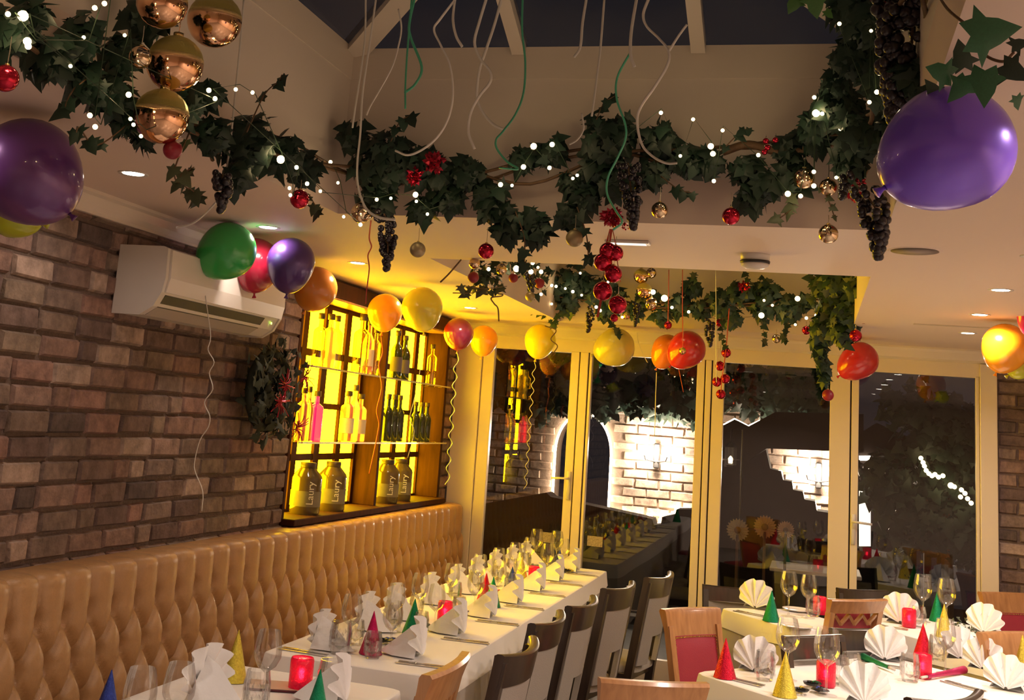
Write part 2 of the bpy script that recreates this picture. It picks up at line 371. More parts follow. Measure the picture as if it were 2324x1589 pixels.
# roof lanterns: upstand walls, curb, rafters, panes
def lantern(n, y0, y1, rows):
    z0, z1, z2 = CEIL, 2.954, 3.077; th = .12
    def frame(za, zb, ins):
        m = MB(); a0, a1, b0, b1 = OX0-ins, OX1+ins, y0-ins, y1+ins
        m.box((a0-th, b0-th, za), (a0, b1+th, zb)).box((a1, b0-th, za), (a1+th, b1+th, zb)).box((a0, b0-th, za), (a1, b0, zb)).box((a0, b1, za), (a1, b1+th, zb)); return m
    t = thing('roof_lantern', None, None, kind='structure'); t.name = 'window_%d' % n
    frame(z0+.16, z1, 0).obj('upstand', M_up, t)
    # opening reveal below the upstand
    frame(z0, z0+.16, 0).obj('reveal', M_up, t) if False else None
    frame(z1, z2, -.004).obj('curb', M_trim, t)
    tl = .42; cx = (OX0+OX1)/2; hw = (OX1-OX0)/2; zr = z2+hw*tl
    A = [(OX0, y0, z2), (OX1, y0, z2), (OX1, y1, z2), (OX0, y1, z2)]; R0 = (cx, y0+hw, zr); R1 = (cx, y1-hw, zr)
    def bar(p, q, wd=.05, h=.06, nm='rafter'):
        p = np.array(p); q = np.array(q); d = q-p; s_ = np.cross(d, [0, 0, 1]); s_ /= np.linalg.norm(s_); u = np.cross(s_, d); u /= np.linalg.norm(u)
        v = []
        for e in (p, q):
            for sx, su in ((-1, -.6), (1, -.6), (1, .4), (-1, .4)): v.append(e+s_*sx*wd/2+u*su*h)
        MB().add(v, [(0, 1, 2, 3), (7, 6, 5, 4), (0, 4, 5, 1), (1, 5, 6, 2), (2, 6, 7, 3), (3, 7, 4, 0)]).obj(nm, M_trim, t)
    for c, r in ((A[0], R0), (A[1], R0), (A[2], R1), (A[3], R1)): bar(c, r, .09, .06, 'hip_rafter')
    bar(R0, R1, .1, .07, 'ridge')
    for x in rows:
        tt = (hw-abs(x-cx))*1.0
        bar((x, y1, z2), (x, y1-tt, z2+tt*tl)); bar((x, y0, z2), (x, y0+tt, z2+tt*tl))
    for k in range(1, 5):
        y = y0+(y1-y0)*k/5
        if y0+hw*.6 < y < y1-hw*.6:
            bar((OX0, y, z2), (cx, y, zr)); bar((OX1, y, z2), (cx, y, zr))
    for q in ((A[3], A[2], R1), (A[0], A[1], R0), (A[0], A[3], R1, R0), (A[1], A[2], R1, R0)):
        MB().add(q, [tuple(range(len(q)))]).obj('pane', M_roofpane, t)
lantern(1, NY0, NY1, (-1.07, -.415)); lantern(2, FY0, FY1, (-1.07, -.415))

# folding doors in the back wall
ZH = 2.253
def leaf(n, x0, x1, stile_l, stile_r, bot=.16):
    t = thing('door', None, None, kind='structure'); t.name = 'door_%d' % n
    m = MB().bbox((x0, YB+.0, .02), (x0+stile_l, YB+.06, ZH), .003).bbox((x1-stile_r, YB+.0, .02), (x1, YB+.06, ZH), .003)
    m.box((x0+stile_l, YB+.002, .02), (x1-stile_r, YB+.058, .02+bot)).box((x0+stile_l, YB+.002, ZH-.008), (x1-stile_r, YB+.058, ZH))
    m.obj('door_frame', M_door, t)
    MB().box((x0+stile_l-.01, YB+.028, .17), (x1-stile_r+.01, YB+.034, ZH-.004)).obj('pane', M_pane, t)
    return t
m = MB().bbox((-2.60, YB-.02, 0), (-2.40, YB+.09, ZH), .004); struct('trim_3', m, M_door)
m = MB().bbox((1.07, YB-.02, 0), (1.178, YB+.09, CEIL-.09), .004); struct('trim_4', m, M_door)
d1 = leaf(1, -2.398, -1.664, .088, .061); d2 = leaf(2, -1.586, -.752, .019+.0, .053); d3 = leaf(3, -.694, .243, .082, .133); d4 = leaf(4, .253, 1.068, .047, .022)
# meeting posts between the leaves, with dark strips in the gaps
for k, (a, b) in enumerate(((-1.664, -1.586), (-.752, -.694))):
    struct('trim_%d' % (5+k), MB().bbox((a+.009, YB-.004, .02), (b-.009, YB+.055, ZH), .003), M_door)
    struct('trim_%d' % (7+k), MB().box((a, YB+.02, .02), (b, YB+.05, ZH)), M_gap)
struct('trim_9', MB().box((.243, YB+.02, .02), (.253, YB+.05, ZH)), M_gap)
def lever(par, x, z, dirx=1):
    m = MB().bbox((x-.014, YB-.012, z-.11), (x+.014, YB, z+.09), .003).tube([(x, YB-.01, z+.04), (x, YB-.045, z+.04), (x+.02*dirx, YB-.05, z+.04), (x+.12*dirx, YB-.05, z+.035)], .008, 8)
    m.obj('handle', M_white, par, smooth=True)
lever(d4, .272, 1.19, 1); lever(d1, -1.69, 1.30, -1)

# ------------------------------------------------------------------ backlit display cabinet
cab = thing('display_cabinet', 'built-in dark wood display cabinet with glowing yellow panes above the banquette', 'cabinet', (XL, 7.35, 1.1))
def c(v): return (v[0]-XL, v[1]-7.35, v[2]-1.1)
def cbox(name, a, b, mat): return MB().bbox(c(a), c(b), .003).obj(name, mat, cab)
Z = 1.72
MB().bbox(c((-2.785, 6.0, 1.10)), c((-2.53, 8.74, 1.135)), .004).obj('sill', M_cab, cab)
cbox('apron', (-2.60, 6.0, 1.04), (-2.565, 8.74, 1.10), M_cab)
cbox('head_beam', (-2.785, 6.0, Z+.60), (-2.575, 8.74, Z+.69), M_cab)
cbox('cornice_strip', (-2.785, 6.0, Z+.585), (-2.585, 8.74, Z+.60), M_oak)
cbox('side_panel', (-2.785, 5.99, 1.135), (-2.60, 6.02, Z+.6), M_cab)
cbox('side_panel', (-2.785, 8.69, 1.135), (-2.585, 8.74, Z+.6), M_cab)
cbox('divider', (-2.785, 7.39, 1.135), (-2.60, 7.43, Z+.6), M_cab)
cols = [(6.337, 6.382), (6.452, 6.70), (6.783, 7.041), (7.117, 7.355), (7.437, 7.685), (7.765, 7.842-.0), (7.842, 8.09), (8.17, 8.429), (8.505, 8.68)]
cols = [(6.03, 6.05), (6.122, 6.382), (6.452, 6.70), (6.783, 7.041), (7.117, 7.355), (7.447, 7.762), (7.842, 8.09), (8.17, 8.429), (8.505, 8.68)]
rws = [(-.57, -.314), (-.277, -.022), (.012, .27), (.31, .559)]
m = MB()
X0 = -2.772
ye = 6.02
for a, b in cols: m.box(c((X0, ye, Z-.585)), c((X0+.022, a, Z+.585))); ye = b
m.box(c((X0, ye, Z-.585)), c((X0+.022, 8.69, Z+.585)))
ze = -.585
for a, b in rws: m.box(c((X0, 6.02, Z+ze)), c((X0+.018, 8.69, Z+a))); ze = b
m.box(c((X0, 6.02, Z+ze)), c((X0+.018, 8.69, Z+.6)))
m.obj('glazing_bars', M_cab, cab)
for a, b in cols:
    for z0, z1 in rws:
        MB().box(c((X0-.006, a-.003, Z+z0-.003)), c((X0+.004, b+.003, Z+z1+.003))).obj('pane', M_yel, cab)
for z in (.2, -.2):
    sh = MB().bbox(c((-2.75, 6.02, Z+z-.006)), c((-2.56, 8.69, Z+z+.002)), .001).obj('glass_shelf', M_glass, cab)
    MB().box(c((-2.562, 6.02, Z+z-.006)), c((-2.557, 8.74, Z+z+.004))).obj('shelf_edge', pm('shelf edge', (.75, .62, .3), .2, metal=.6), sh)
# bottles on the shelves
def bottle(px, bottom, h, w, mat, label, style='wine', xd=-2.655, group=None, labelmat=None):
    p = atx(px, 1000, xd); y = p[1]; r = w/2
    if style == 'wine': prof = [(r*.9, 0), (r, .006), (r, h*.58), (r*.8, h*.66), (r*.38, h*.74), (r*.34, h*.97), (r*.4, h*.975), (r*.4, h)]
    elif style == 'square': prof = [(r*.95, 0), (r, .006), (r, h*.66), (r*.9, h*.70), (r*.34, h*.76), (r*.32, h*.9), (r*.42, h*.9), (r*.42, h)]
    else: prof = [(r*.96, 0), (r, .012), (r, h*.70), (r*.93, h*.76), (r*.36, h*.95), (r*.36, h*.97), (r*.45, h*.97), (r*.45, h)]
    t = thing('bottle', label, 'bottle', (xd, y, bottom), group=group)
    MB().lathe(prof, 16).obj('glass_body', mat, t, auto=50)
    MB().lathe([(prof[-1][0]*1.15, h*.9), (prof[-1][0]*1.15, h*1.01)], 12).obj('cap', pm('bottle cap', (.05, .03, .03), .4), t, smooth=True)
    if labelmat: MB().lathe([(r*1.012, h*.16), (r*1.012, h*.46)], 16, caps=False).obj('paper_label', labelmat, t, smooth=True)
    return t
M_wb = pm('dark bottle glass', (.012, .016, .008), .12, coat=.5)
M_clear = thin_glass('clear bottle', (.95, .80, .45)); M_frost = pm('frosted bottle', (.75, .6, .35), .3, trans=.7)
M_pink = pm('pink liquor', (.85, .02, .25), .15, trans=.6, emit=(1, 0, .25), es=.35); M_pale = pm('rose liquor', (.75, .3, .22), .2, trans=.6)
M_lab = pm('cream paper label', (.5, .44, .34), .7, var=.3); M_lab2 = pm('dark paper label', (.08, .06, .07), .6)
sh1, sh2 = Z+.203, Z-.197
bottle(703, sh1, .30, .075, M_clear, 'clear spirit bottle at the left end of the top shelf', 'square', labelmat=None)
bottle(726, sh1, .31, .085, M_frost, 'amber tinted spirit bottle beside the leftmost top shelf bottle', 'square')
bottle(741, sh1, .31, .07, M_clear, 'third clear bottle from the left on the top shelf', 'square')
bottle(800, sh1-.0, .36, .10, M_clear, 'large clear bottle near the middle of the top shelf', 'square')
bottle(817, sh1, .34, .075, M_pale, 'tall bottle with pink label beside the cabinet divider, top shelf', 'wine', labelmat=M_lab)
bottle(833, sh1, .30, .07, M_clear, 'clear bottle tucked against the divider on the top shelf', 'square')
bottle(884, sh1, .32, .08, M_wb, 'black wine bottle with printed label left of its twin, top shelf', 'wine', labelmat=M_lab2)
bottle(902, sh1, .30, .08, M_wb, 'black wine bottle right of its twin on the top shelf', 'wine', labelmat=M_lab2)
bottle(966, sh1, .29, .07, M_clear, 'slim clear bottle at the right end of the top shelf', 'square')
bottle(681, sh2, .28, .07, M_pale, 'salmon pink bottle at the left end of the middle shelf', 'square', labelmat=None)
bottle(693, sh2, .29, .055, M_pale, 'slim dusky pink bottle between two brighter pink bottles', 'wine')
bottle(711, sh2, .27, .08, M_pink, 'bright magenta liquor bottle on the middle shelf', 'square', labelmat=None)
bottle(783, sh2, .29, .085, M_pale, 'rosy bottle with red neck left of the stoppered decanter', 'square', labelmat=M_lab)
dc = bottle(798, sh2, .33, .07, M_frost, 'stoppered decanter with arched handle on the middle shelf', 'wine')
bottle(812, sh2, .28, .08, M_pale, 'rosy bottle with red neck right of the stoppered decanter', 'square', labelmat=M_lab)
for i, px in enumerate((875, 888, 901)): bottle(px, sh2, .30, .07, M_wb, 'dark wine bottle, %s of three left of the plain pane, middle shelf' % ordw[i], 'wine')
for i, px in enumerate((938, 952, 964)): bottle(px, sh2, .27, .07, M_wb, 'dark green wine bottle, %s of three at the right end of the middle shelf' % ordw[i], 'wine')
M_jug = pm('brown glass jug', (.09, .06, .025), .15, coat=.4); M_jl = pm('faded jug label', (.16, .14, .10), .8, var=.4)
def textobj(par, s, size, M, mat):
    cu = bpy.data.curves.new('lettering', 'FONT'); cu.body = s; cu.size = size; cu.extrude = .0004; cu.align_x = 'CENTER'; cu.align_y = 'CENTER'; cu.materials.append(mat)
    tmp = bpy.data.objects.new('tmp', cu); COL.objects.link(tmp); dg = bpy.context.evaluated_depsgraph_get(); dg.update()
    me = bpy.data.meshes.new_from_object(tmp.evaluated_get(dg)); bpy.data.objects.remove(tmp)
    return mk('lettering', me, par, M=M)
for i, (px, lab) in enumerate(((706, 'brown glass jug nearest the camera on the cabinet sill'), (763, 'brown glass jug, second from the camera on the sill'), (885, 'brown glass jug just beyond the divider on the sill'), (915, 'brown glass jug at the far end of the sill'))):
    j = bottle(px, 1.135, .27, .165, M_jug, lab, 'jug', xd=-2.64 if i != 3 else -2.66, labelmat=M_jl)
    mt = Matrix.Translation((.055, -.066, .115)) @ Matrix.Rotation(math.radians(-50+90), 4, 'Z') @ Matrix.Rotation(PI/2, 4, 'X') @ Matrix.Rotation(PI/2, 4, 'Z')
    textobj(j, 'Laury', .055, mt, pm('white print', (.75, .72, .62), .6))

# ------------------------------------------------------------------ banquette
def banquette():
    y0, y1 = 2.2, 8.955; zt, zb = 1.095, .44; s = .157; off = 3.72-s*10
    zr = [1.72-.775, 1.72-.925, 1.72-1.075, 1.72-1.225]   # button rows
    t = thing('banquette', 'long tan leather deep-buttoned banquette along the brick wall', 'banquette', (XL, 5.5, 0))
    ny, nz = 640, 64
    Y = np.linspace(y0, y1, ny); Zs = np.linspace(zb, zt-.03, nz); YY, ZZ = np.meshgrid(Y, Zs, indexing='ij')
    u = (YY-off)/s
    def tri(x): return np.abs(x-np.round(x))
    d = np.full_like(YY, 9.)
    top = ZZ >= zr[0]
    d = np.where(top, tri(u)*s, d)
    for k in range(len(zr)-1):
        a, b = zr[k], zr[k+1]; mk_ = (ZZ < a) & (ZZ >= b); f = (a-ZZ)/(a-b); f = f*f*(3-2*f)
        ph = .5 if k % 2 else 0.
        d1_ = tri(u-ph-f*.5)*s; d2_ = tri(u-ph+f*.5)*s
        d = np.where(mk_, np.minimum(d1_, d2_*1.0+.004), d)
    d = np.where(ZZ < zr[-1], tri(u-.5)*s, d)
    h = .034*(1-np.exp(-d/.018))+.012*np.sqrt(np.clip(d/(s/2), 0, 1))
    bd = np.full_like(YY, 9.)
    for k, z in enumerate(zr):
        ph = .5 if k % 2 else 0.
        bd = np.minimum(bd, np.sqrt((tri(u-ph)*s)**2+((ZZ-z)*.8)**2))
    h -= .030*np.exp(-(bd/.026)**2)
    h += RNG.normal(0, .0006, h.shape)
    edge = np.clip((y1-YY)/.05, 0, 1); h *= np.sqrt(edge)
    # backward lean and rolled top
    lean = (ZZ-zb)*(-.05)
    xx = .125+h+lean+.03
    m = MB(); m.v = [(float(xx[i, j]), float(YY[i, j]-5.5), float(ZZ[i, j])) for i in range(ny) for j in range(nz)]
    # roll over the top
    roll = []
    for i in range(ny):
        hx = xx[i, -1]
        for a in (30, 60, 90): roll.append((hx-.05*(1-math.cos(math.radians(a)))*1.0, Y[i]-5.5, zt-.03+.03*math.sin(math.radians(a))+.25*(h[i, -1]-.03)))
        roll.append((.004, Y[i]-5.5, zt-.002))
    b0 = len(m.v); m.v += [tuple(map(float, p)) for p in roll]
    f = [(i*nz+j, (i+1)*nz+j, (i+1)*nz+j+1, i*nz+j+1) for i in range(ny-1) for j in range(nz-1)]
    for i in range(ny-1):
        f.append((i*nz+nz-1, (i+1)*nz+nz-1, b0+(i+1)*4, b0+i*4))
        for k in range(3): f.append((b0+i*4+k, b0+(i+1)*4+k, b0+(i+1)*4+k+1, b0+i*4+k+1))
    e = ny-1
    f.append(tuple(e*nz+j for j in range(nz))+tuple(b0+e*4+k for k in range(4))+(len(m.v),)); m.v.append((.004, y1-5.5, zb))
    m.f = f; m.mi = [0]*len(f)
    m.obj('buttoned_back', M_leather, t, smooth=True)
    bt = MB().lathe([(.0001, .006), (.006, .005), (.010, .002), (.011, -.002)], 10, M=Matrix.Rotation(PI/2, 4, 'Y'), caps=False).mesh('button', M_leather, True)
    cnt = 0
    for k, z in enumerate(zr[:3]):
        ph = .5 if k % 2 else 0.
        for n in range(0, 60):
            y = off+(n+ph)*s
            if 3.3 < y < y1-.03 and cnt < 110:
                mk('button', bt, t, (.125+.03+(z-zb)*-.05+.002, y-5.5, z)); cnt += 1
    MB().bbox((.004, y0-5.5, 0), (.12, y1-5.5, zb+.03), .005).bbox((.12, y0-5.5, .02), (.50, y1-5.5, .32), .005).obj('base', M_dark, t)
    k = 0
    for a in np.arange(y0, y1-.1, 1.12):
        b = min(a+1.11, y1); MB().bbox((.13, a-5.5, .32), (.53, b-5.5, .46), .03).obj('seat_cushion', M_leather, t, smooth=True)
banquette()

# ------------------------------------------------------------------ air conditioner
def aircon():
    y0, y1 = 4.16, 5.00; zb, zt = 2.005, 2.272
    t = thing('air_conditioner', 'cream wall-mounted air conditioning unit on the brick wall behind the balloons', 'air conditioner', (XL, y0, zb))
    H = zt-zb
    prof = [(0, 0), (.12, 0), (.175, .035), (.205, .09), (.215, H*.55), (.21, H*.97), (.19, H), (0, H)]
    def ext(pr, a, b): 
        n = len(pr); v = [(x, a, z) for x, z in pr]+[(x, b, z) for x, z in pr]
        return v, [(i, (i+1) % n, n+(i+1) % n, n+i) for i in range(n)]+[tuple(range(n)), tuple(range(2*n-1, n-1, -1))]
    L = y1-y0+.28
    MB().add(*ext(prof, 0, .02)).add(*ext(prof, L-.02, L)).add(*ext([(x*.97, .004+z*.985) for x, z in prof], .02, L-.02)).obj('casing', M_white, t)
    MB().add(*ext([(.207, .092), (.220, H*.55), (.215, H*.955), (.205, H*.955), (.198, .092)], .03, L-.008)).obj('front_panel', pm('ac panel', (.72, .66, .6), .25), t)
    MB().add(*ext([(.118, .002), (.165, .034), (.160, .040), (.112, .009)], .05, L-.16)).obj('louvre', pm('ac louvre', (.4, .36, .32), .4), t)
    MB().add(*ext([(.166, .034), (.196, .082), (.192, .085), (.160, .038)], .05, L-.16)).obj('air_slot', M_black, t)
    MB().lathe([(.0001, 0), (.005, 0), (.005, .003), (.0001, .003)], 10, M=Matrix.Translation((.192, L-.08, .066)) @ Matrix.Rotation(PI/2, 4, 'Y')).obj('indicator_lamp', emat('indicator', (.6, 1, .1), 6, False), t)
aircon()
# wreath on the wall
LEAF = None
def leafmesh(name, mat, s=1.0, seed=0, lobes=5):
    rs = np.random.default_rng(seed)
    o = [(0, -.05), (.30, -.22), (.34, .05), (.62, .12), (.32, .30), (.26, .52), (0, 1.0), (-.26, .52), (-.32, .30), (-.62, .12), (-.34, .05), (-.30, -.22)]
    v = []
    for x, y in o:
        x *= 1+rs.uniform(-.12, .12); y *= 1+rs.uniform(-.08, .08)
        v.append((x*s, y*s, s*(-.18*abs(x)**1.2-.14*max(0, y-.3)+rs.uniform(-.02, .02))))
    v.append((0, .18*s, .05*s)); c_ = len(v)-1; n = len(o)
    return MB().add(v, [(i, (i+1) % n, c_) for i in range(n)]).mesh(name, mat, True)
IVY = [leafmesh('ivy_leaf', M_ivy, 1, i) for i in range(4)]
IVYV = [leafmesh('ivy_leaf', M_ivyv, 1, 10+i) for i in range(3)]
M_ivym = pm('mid green ivy leaf', (.025, .11, .05), .4, var=.25, bscale=40)
IVYM = [leafmesh('ivy_leaf', M_ivym, 1, 40+i) for i in range(3)]
IVYB = [leafmesh('ivy_leaf', M_ivyb, 1, 20+i) for i in range(2)]
leafV = [np.array([tuple(v.co) for v in me.vertices]) for me in IVY]; leafF = [tuple(p.vertices) for p in IVY[0].polygons]
def rand_leaf_tf(c0, r, rs, size, outer=True, squash=.8):
    d = rs.normal(size=3); d /= np.linalg.norm(d); rr = r*(rs.uniform(.55, 1.05) if outer else rs.uniform(.2, .95))
    p = np.array(c0)+d*rr*np.array([1, squash, 1])
    tip = np.array([d[0]*.7, d[1]*.4, -.55+d[2]*.5])+rs.normal(size=3)*.45
    nrm = d*.8+np.array([0, -.7, .1])+rs.normal(size=3)*.35
    s = size*rs.uniform(.6, 1.15)
    M = rotm(nrm, tip); return Matrix.Translation(p) @ M @ Matrix.Scale(s, 4)
def garland(name, label, blobs, nsolo, nstuff, size, kinds=None, path=None, ymin=None, ymax=None, xlim=None, zmax=None, seed=1, matstuff=None, group=None, sq=.8):
    rs = np.random.default_rng(seed); t = thing(name, label, 'garland', group=group)
    kinds = kinds or IVY
    w_ = np.array([b[1]**1.7 for b in blobs]); w_ /= w_.sum()
    def ok(M):
        p = M.translation
        if ymax is not None and p.y > ymax: M.translation.y = ymax-rs.uniform(0, .04)
        if ymin is not None and p.y < ymin: M.translation.y = ymin+rs.uniform(0, .04)
        if xlim is not None and p.x < xlim[0]: M.translation.x = xlim[0]+rs.uniform(0, .04)
        if xlim is not None and p.x > xlim[1]: M.translation.x = xlim[1]-rs.uniform(0, .04)
        return M
    for i in range(nsolo):
        b = blobs[rs.choice(len(blobs), p=w_)]
        M = ok(rand_leaf_tf(b[0], b[1], rs, size*(b[2] if len(b) > 2 else 1), True, sq)); mk('ivy_leaf', kinds[i % len(kinds)], t, M=M)
    V = []; Fc = []
    for i in range(nstuff):
        b = blobs[rs.choice(len(blobs), p=w_)]
        M = ok(rand_leaf_tf(b[0], b[1]*.9, rs, size*(b[2] if len(b) > 2 else 1), False, sq)); A = np.array(M); vv = leafV[i % 4]
        q = vv @ A[:3, :3].T+A[:3, 3]; o = len(V)*len(vv); V.append(q); Fc += [tuple(k+o for k in f) for f in leafF]
    if nstuff:
        me = bpy.data.meshes.new('leaf_mass'); me.from_pydata([tuple(p) for p in np.concatenate(V)], [], Fc); me.materials.append(matstuff or M_ivy); me.polygons.foreach_set('use_smooth', [True]*len(Fc))
        mk('leaf_mass', me, t, kind='stuff')
    if path is not None:
        for k in range(3):
            pts = smoothline([np.array(p)+rs.normal(size=3)*.025 for p in path], 5); MB().tube(pts, .006, 5).obj('vine_stem', M_vine, t, smooth=True)
    return t
def sprig(par, pts, size, kinds, seed, r=.0022, each=3):
    rs = np.random.default_rng(seed); P = smoothline(pts, 5); MB().tube(P, r, 4).obj('twig', M_vine, par, smooth=True)
    for i in range(1, len(P), each):
        tip = np.array([rs.normal()*.6, rs.normal()*.3, -.7]); M = Matrix.Translation(P[i]) @ rotm((rs.normal()*.4, -1, .3), tip) @ Matrix.Scale(size*rs.uniform(.7, 1.1), 4)
        mk('ivy_leaf', kinds[i % len(kinds)], par, M=M)

# near garland along the far edge of the opening
def B(px, py, r, y, k=1.0):
    p = aty(px, py, y); return (p, msz(r, p)*.82, k)
YN = 4.06
far_blobs = [(atx(px, py, -1.6), msz(r, atx(px, py, -1.6))*.85, .9) if px < 745 else B(px, py, r, YN) for px, py, r in ((560, 325, 88), (480, 300, 50), (640, 350, 62), (530, 400, 45), (690, 385, 52), (870, 365, 102), (800, 310, 45), (960, 375, 62), (850, 450, 55), (960, 470, 40), (1060, 395, 52), (1110, 440, 50), (1190, 360, 36), (1250, 345, 42), (1150, 490, 38), (1210, 500, 38), (1290, 490, 40), (1300, 420, 38), (1150, 525, 34), (1220, 530, 32), (1020, 450, 42), (1120, 470, 44), (1330, 445, 40), (1010, 400, 40), (1385, 315, 84), (1400, 410, 55), (1350, 380, 40), (1500, 320, 56), (1560, 360, 50), (1610, 370, 38), (1480, 390, 40), (1690, 380, 42), (1730, 420, 58), (1800, 400, 55), (1790, 340, 42), (1850, 310, 50), (1700, 450, 36))]
vine = [atx(500, 310, -1.64), atx(620, 350, -1.64)]+[aty(x, y, YN+.04) for x, y in ((780, 390), (900, 400), (1060, 400), (1220, 370), (1400, 350), (1560, 350), (1660, 345), (1800, 335), (1900, 320))]
g1 = garland('ivy_garland', 'dense ivy garland sagging along the far edge of the near roof opening', far_blobs, 298, 3600, .055, path=vine, ymax=4.19, xlim=(-1.71, 9), seed=2)
MB().tube(smoothline([aty(x, y, YN) for x, y in ((1640, 345), (1700, 328), (1770, 345), (1850, 335))], 6), .014, 7).obj('thick_vine', M_vine, g1, smooth=True)
left_blobs = []
for px, py, r in ((10, 70, 70), (60, 30, 60), (110, 130, 72), (180, 80, 70), (190, 180, 55), (250, 210, 70), (330, 40, 70), (270, 120, 60), (280, 270, 40), (330, 300, 45), (400, 260, 50), (430, 220, 40), (470, 220, 40)):
    p = atx(px, py, -1.63 if px > 60 else -1.6); left_blobs.append((p, msz(r, p)*.8, 1.0))
lp = [atx(x, y, -1.66) for x, y in ((-200, -40), (0, 60), (150, 120), (300, 230), (420, 300), (500, 340))]
g2 = garland('ivy_garland', 'ivy garland with gold baubles along the left edge of the near roof opening', left_blobs, 260, 900, .048, path=lp, seed=4, xlim=(-1.71, 9))
sprig(g2, [atx(x, y, -1.6) for x, y in ((210, 170), (170, 200), (150, 235), (152, 250))], .05, IVY, 5, each=4)
sprig(g2, [atx(x, y, -1.6) for x, y in ((300, 275), (220, 330), (180, 290), (172, 310))], .045, IVY, 6)
sprig(g2, [atx(x, y, -1.6) for x, y in ((430, 300), (395, 395), (430, 430), (455, 445))], .045, IVYV, 7)
sprig(g1, [atx(x, y, -1.55) for x, y in ((560, 300), (600, 215), (632, 185), (640, 170))], .05, IVY, 8, each=4)
sprig(g1, [atx(x, y, -1.5) for x, y in ((440, 380), (410, 400), (440, 435), (470, 450))], .045, IVYV, 9)
sprig(g1, [atx(x, y, -1.5) for x, y in ((700, 440), (718, 470), (722, 478))], .04, IVYV, 10)
sprig(g1, [aty(x, y, 4.0) for x, y in ((880, 340), (905, 280), (930, 262))], .06, IVY, 11)
sprig(g1, [aty(x, y, 4.0) for x, y in ((1350, 280), (1370, 235), (1395, 218))], .05, IVY, 12)
sprig(g1, [aty(x, y, 4.0) for x, y in ((1170, 480), (1190, 540), (1190, 600), (1195, 590))], .05, IVY, 13)
sprig(g1, [aty(x, y, 4.0) for x, y in ((1310, 470), (1330, 530), (1335, 580), (1330, 590))], .05, IVY, 14)
sprig(g1, [aty(x, y, 4.0) for x, y in ((1500, 400), (1540, 430), (1570, 438))], .045, IVY, 15)
sprig(g1, [aty(x, y, 4.0) for x, y in ((1640, 340), (1680, 300), (1700, 292))], .04, IVY, 16)
sprig(g1, [aty(x, y, 4.0) for x, y in ((1790, 440), (1800, 470), (1770, 495))], .05, IVYV, 17)
sprig(g1, [aty(x, y, 4.0) for x, y in ((1860, 420), (1880, 455), (1893, 490))], .03, IVYV, 18)
# right run of the garland: comes forward along the right edge
right_blobs = [B(1850, 280, 45, 4.0), B(1900, 240, 66, 3.95), B(1960, 300, 70, 3.9), B(1930, 370, 45, 3.95), B(1900, 180, 40, 3.9), B(1940, 130, 70, 3.75), B(1985, 40, 80, 3.5), B(1930, 30, 55, 3.5), B(2010, 200, 60, 3.4), B(2040, 270, 50, 3.1), B(2070, 170, 45, 2.9), B(2110, 240, 42, 2.7)]
rp = [aty(x, y, yy) for x, y, yy in ((1880, 330, 4.05), (1960, 300, 3.9), (2010, 180, 3.5), (2060, 60, 3.0), (2120, -60, 2.5))]
g3 = garland('ivy_garland', 'ivy garland with heavy black grapes coming forward along the right edge of the opening', right_blobs, 295, 1500, .050, path=rp, seed=6)
big = [(2245, 75, 165, 1.9, (.55, .1), 0), (2140, 165, 90, 2.05, (-.6, .2), 1), (2185, 130, 95, 2.1, (-.1, .6), 0), (2235, 190, 120, 1.95, (-.02, -1), 1), (2300, 160, 95, 1.95, (.5, -.3), 0), (2180, 200, 85, 2.05, (-.4, -.5), 0), (2310, 100, 60, 2.0, (.7, .3), 0), (2140, 230, 70, 2.3, (-.6, -.4), 0), (2195, 265, 40, 2.5, (.5, .1), 0), (2120, 205, 70, 2.3, (-.3, .4), 0), (2310, 230, 50, 2.0, (.3, -.8), 0),
       (1805, 5, 70, 2.3, (-.4, -.7), 2), (1850, 8, 80, 2.3, (.15, -1), 2), (1880, 30, 35, 2.4, (.4, -.5), 2)]
for i, (px, py, s, yy, tp, kd) in enumerate(big):
    p = aty(px, py, yy); tip = Rr*tp[0]+Ru*tp[1]; nrm = -Rf+Rr*random.uniform(-.35, .35)+Ru*random.uniform(-.2, .4)
    M = Matrix.Translation(p) @ rotm(nrm, tip) @ Matrix.Scale(msz(s, p)*.72, 4) @ Matrix.Translation((0, -.3, 0))
    mk('ivy_leaf', (IVYB[0] if kd == 2 else IVYM[i % 3] if kd == 1 or i in (0, 5, 10) else IVY[i % 4]), g3, M=M)
MB().tube(smoothline([aty(x, y, yy) for x, y, yy in ((2120, -30, 2.3), (2150, 20, 2.1), (2205, 68, 2.0), (2230, 120, 2.0), (2275, 140, 1.98), (2300, 120, 2.0))], 6), .0025, 6).obj('vine_stem', M_vine, g3, smooth=True)

# far garland in the second opening
YG = 8.3
fb = [B(*b, YG) for b in ((1255, 650, 48), (1300, 640, 52), (1350, 660, 50), (1290, 690, 34), (1400, 680, 42), (1370, 710, 24), (1440, 700, 30), (1500, 720, 28), (1470, 680, 34), (1540, 690, 40), (1590, 700, 34), (1640, 690, 48), (1680, 670, 44), (1660, 720, 30), (1740, 660, 42), (1730, 700, 40), (1790, 700, 44), (1830, 690, 30), (1570, 655, 28))]
g4 = garland('ivy_garland', 'ivy garland along the far edge of the second roof opening above the doors', fb, 298, 1500, .06, kinds=IVY+IVYV, ymax=8.48, seed=9, path=[aty(x, y, YG) for x, y in ((1180, 640), (1300, 670), (1500, 690), (1700, 690), (1880, 690))])
fl = [(atx(px, py, -1.6), .07, .9) for px, py in ((1100, 612), (1130, 605), (1110, 640), (1180, 605), (1200, 620), (1230, 620), (1215, 655), (1090, 640))]
g5 = garland('ivy_garland', 'sparse ivy garland at the left edge of the second roof opening', fl, 70, 60, .05, seed=11, xlim=(-1.7, 9))
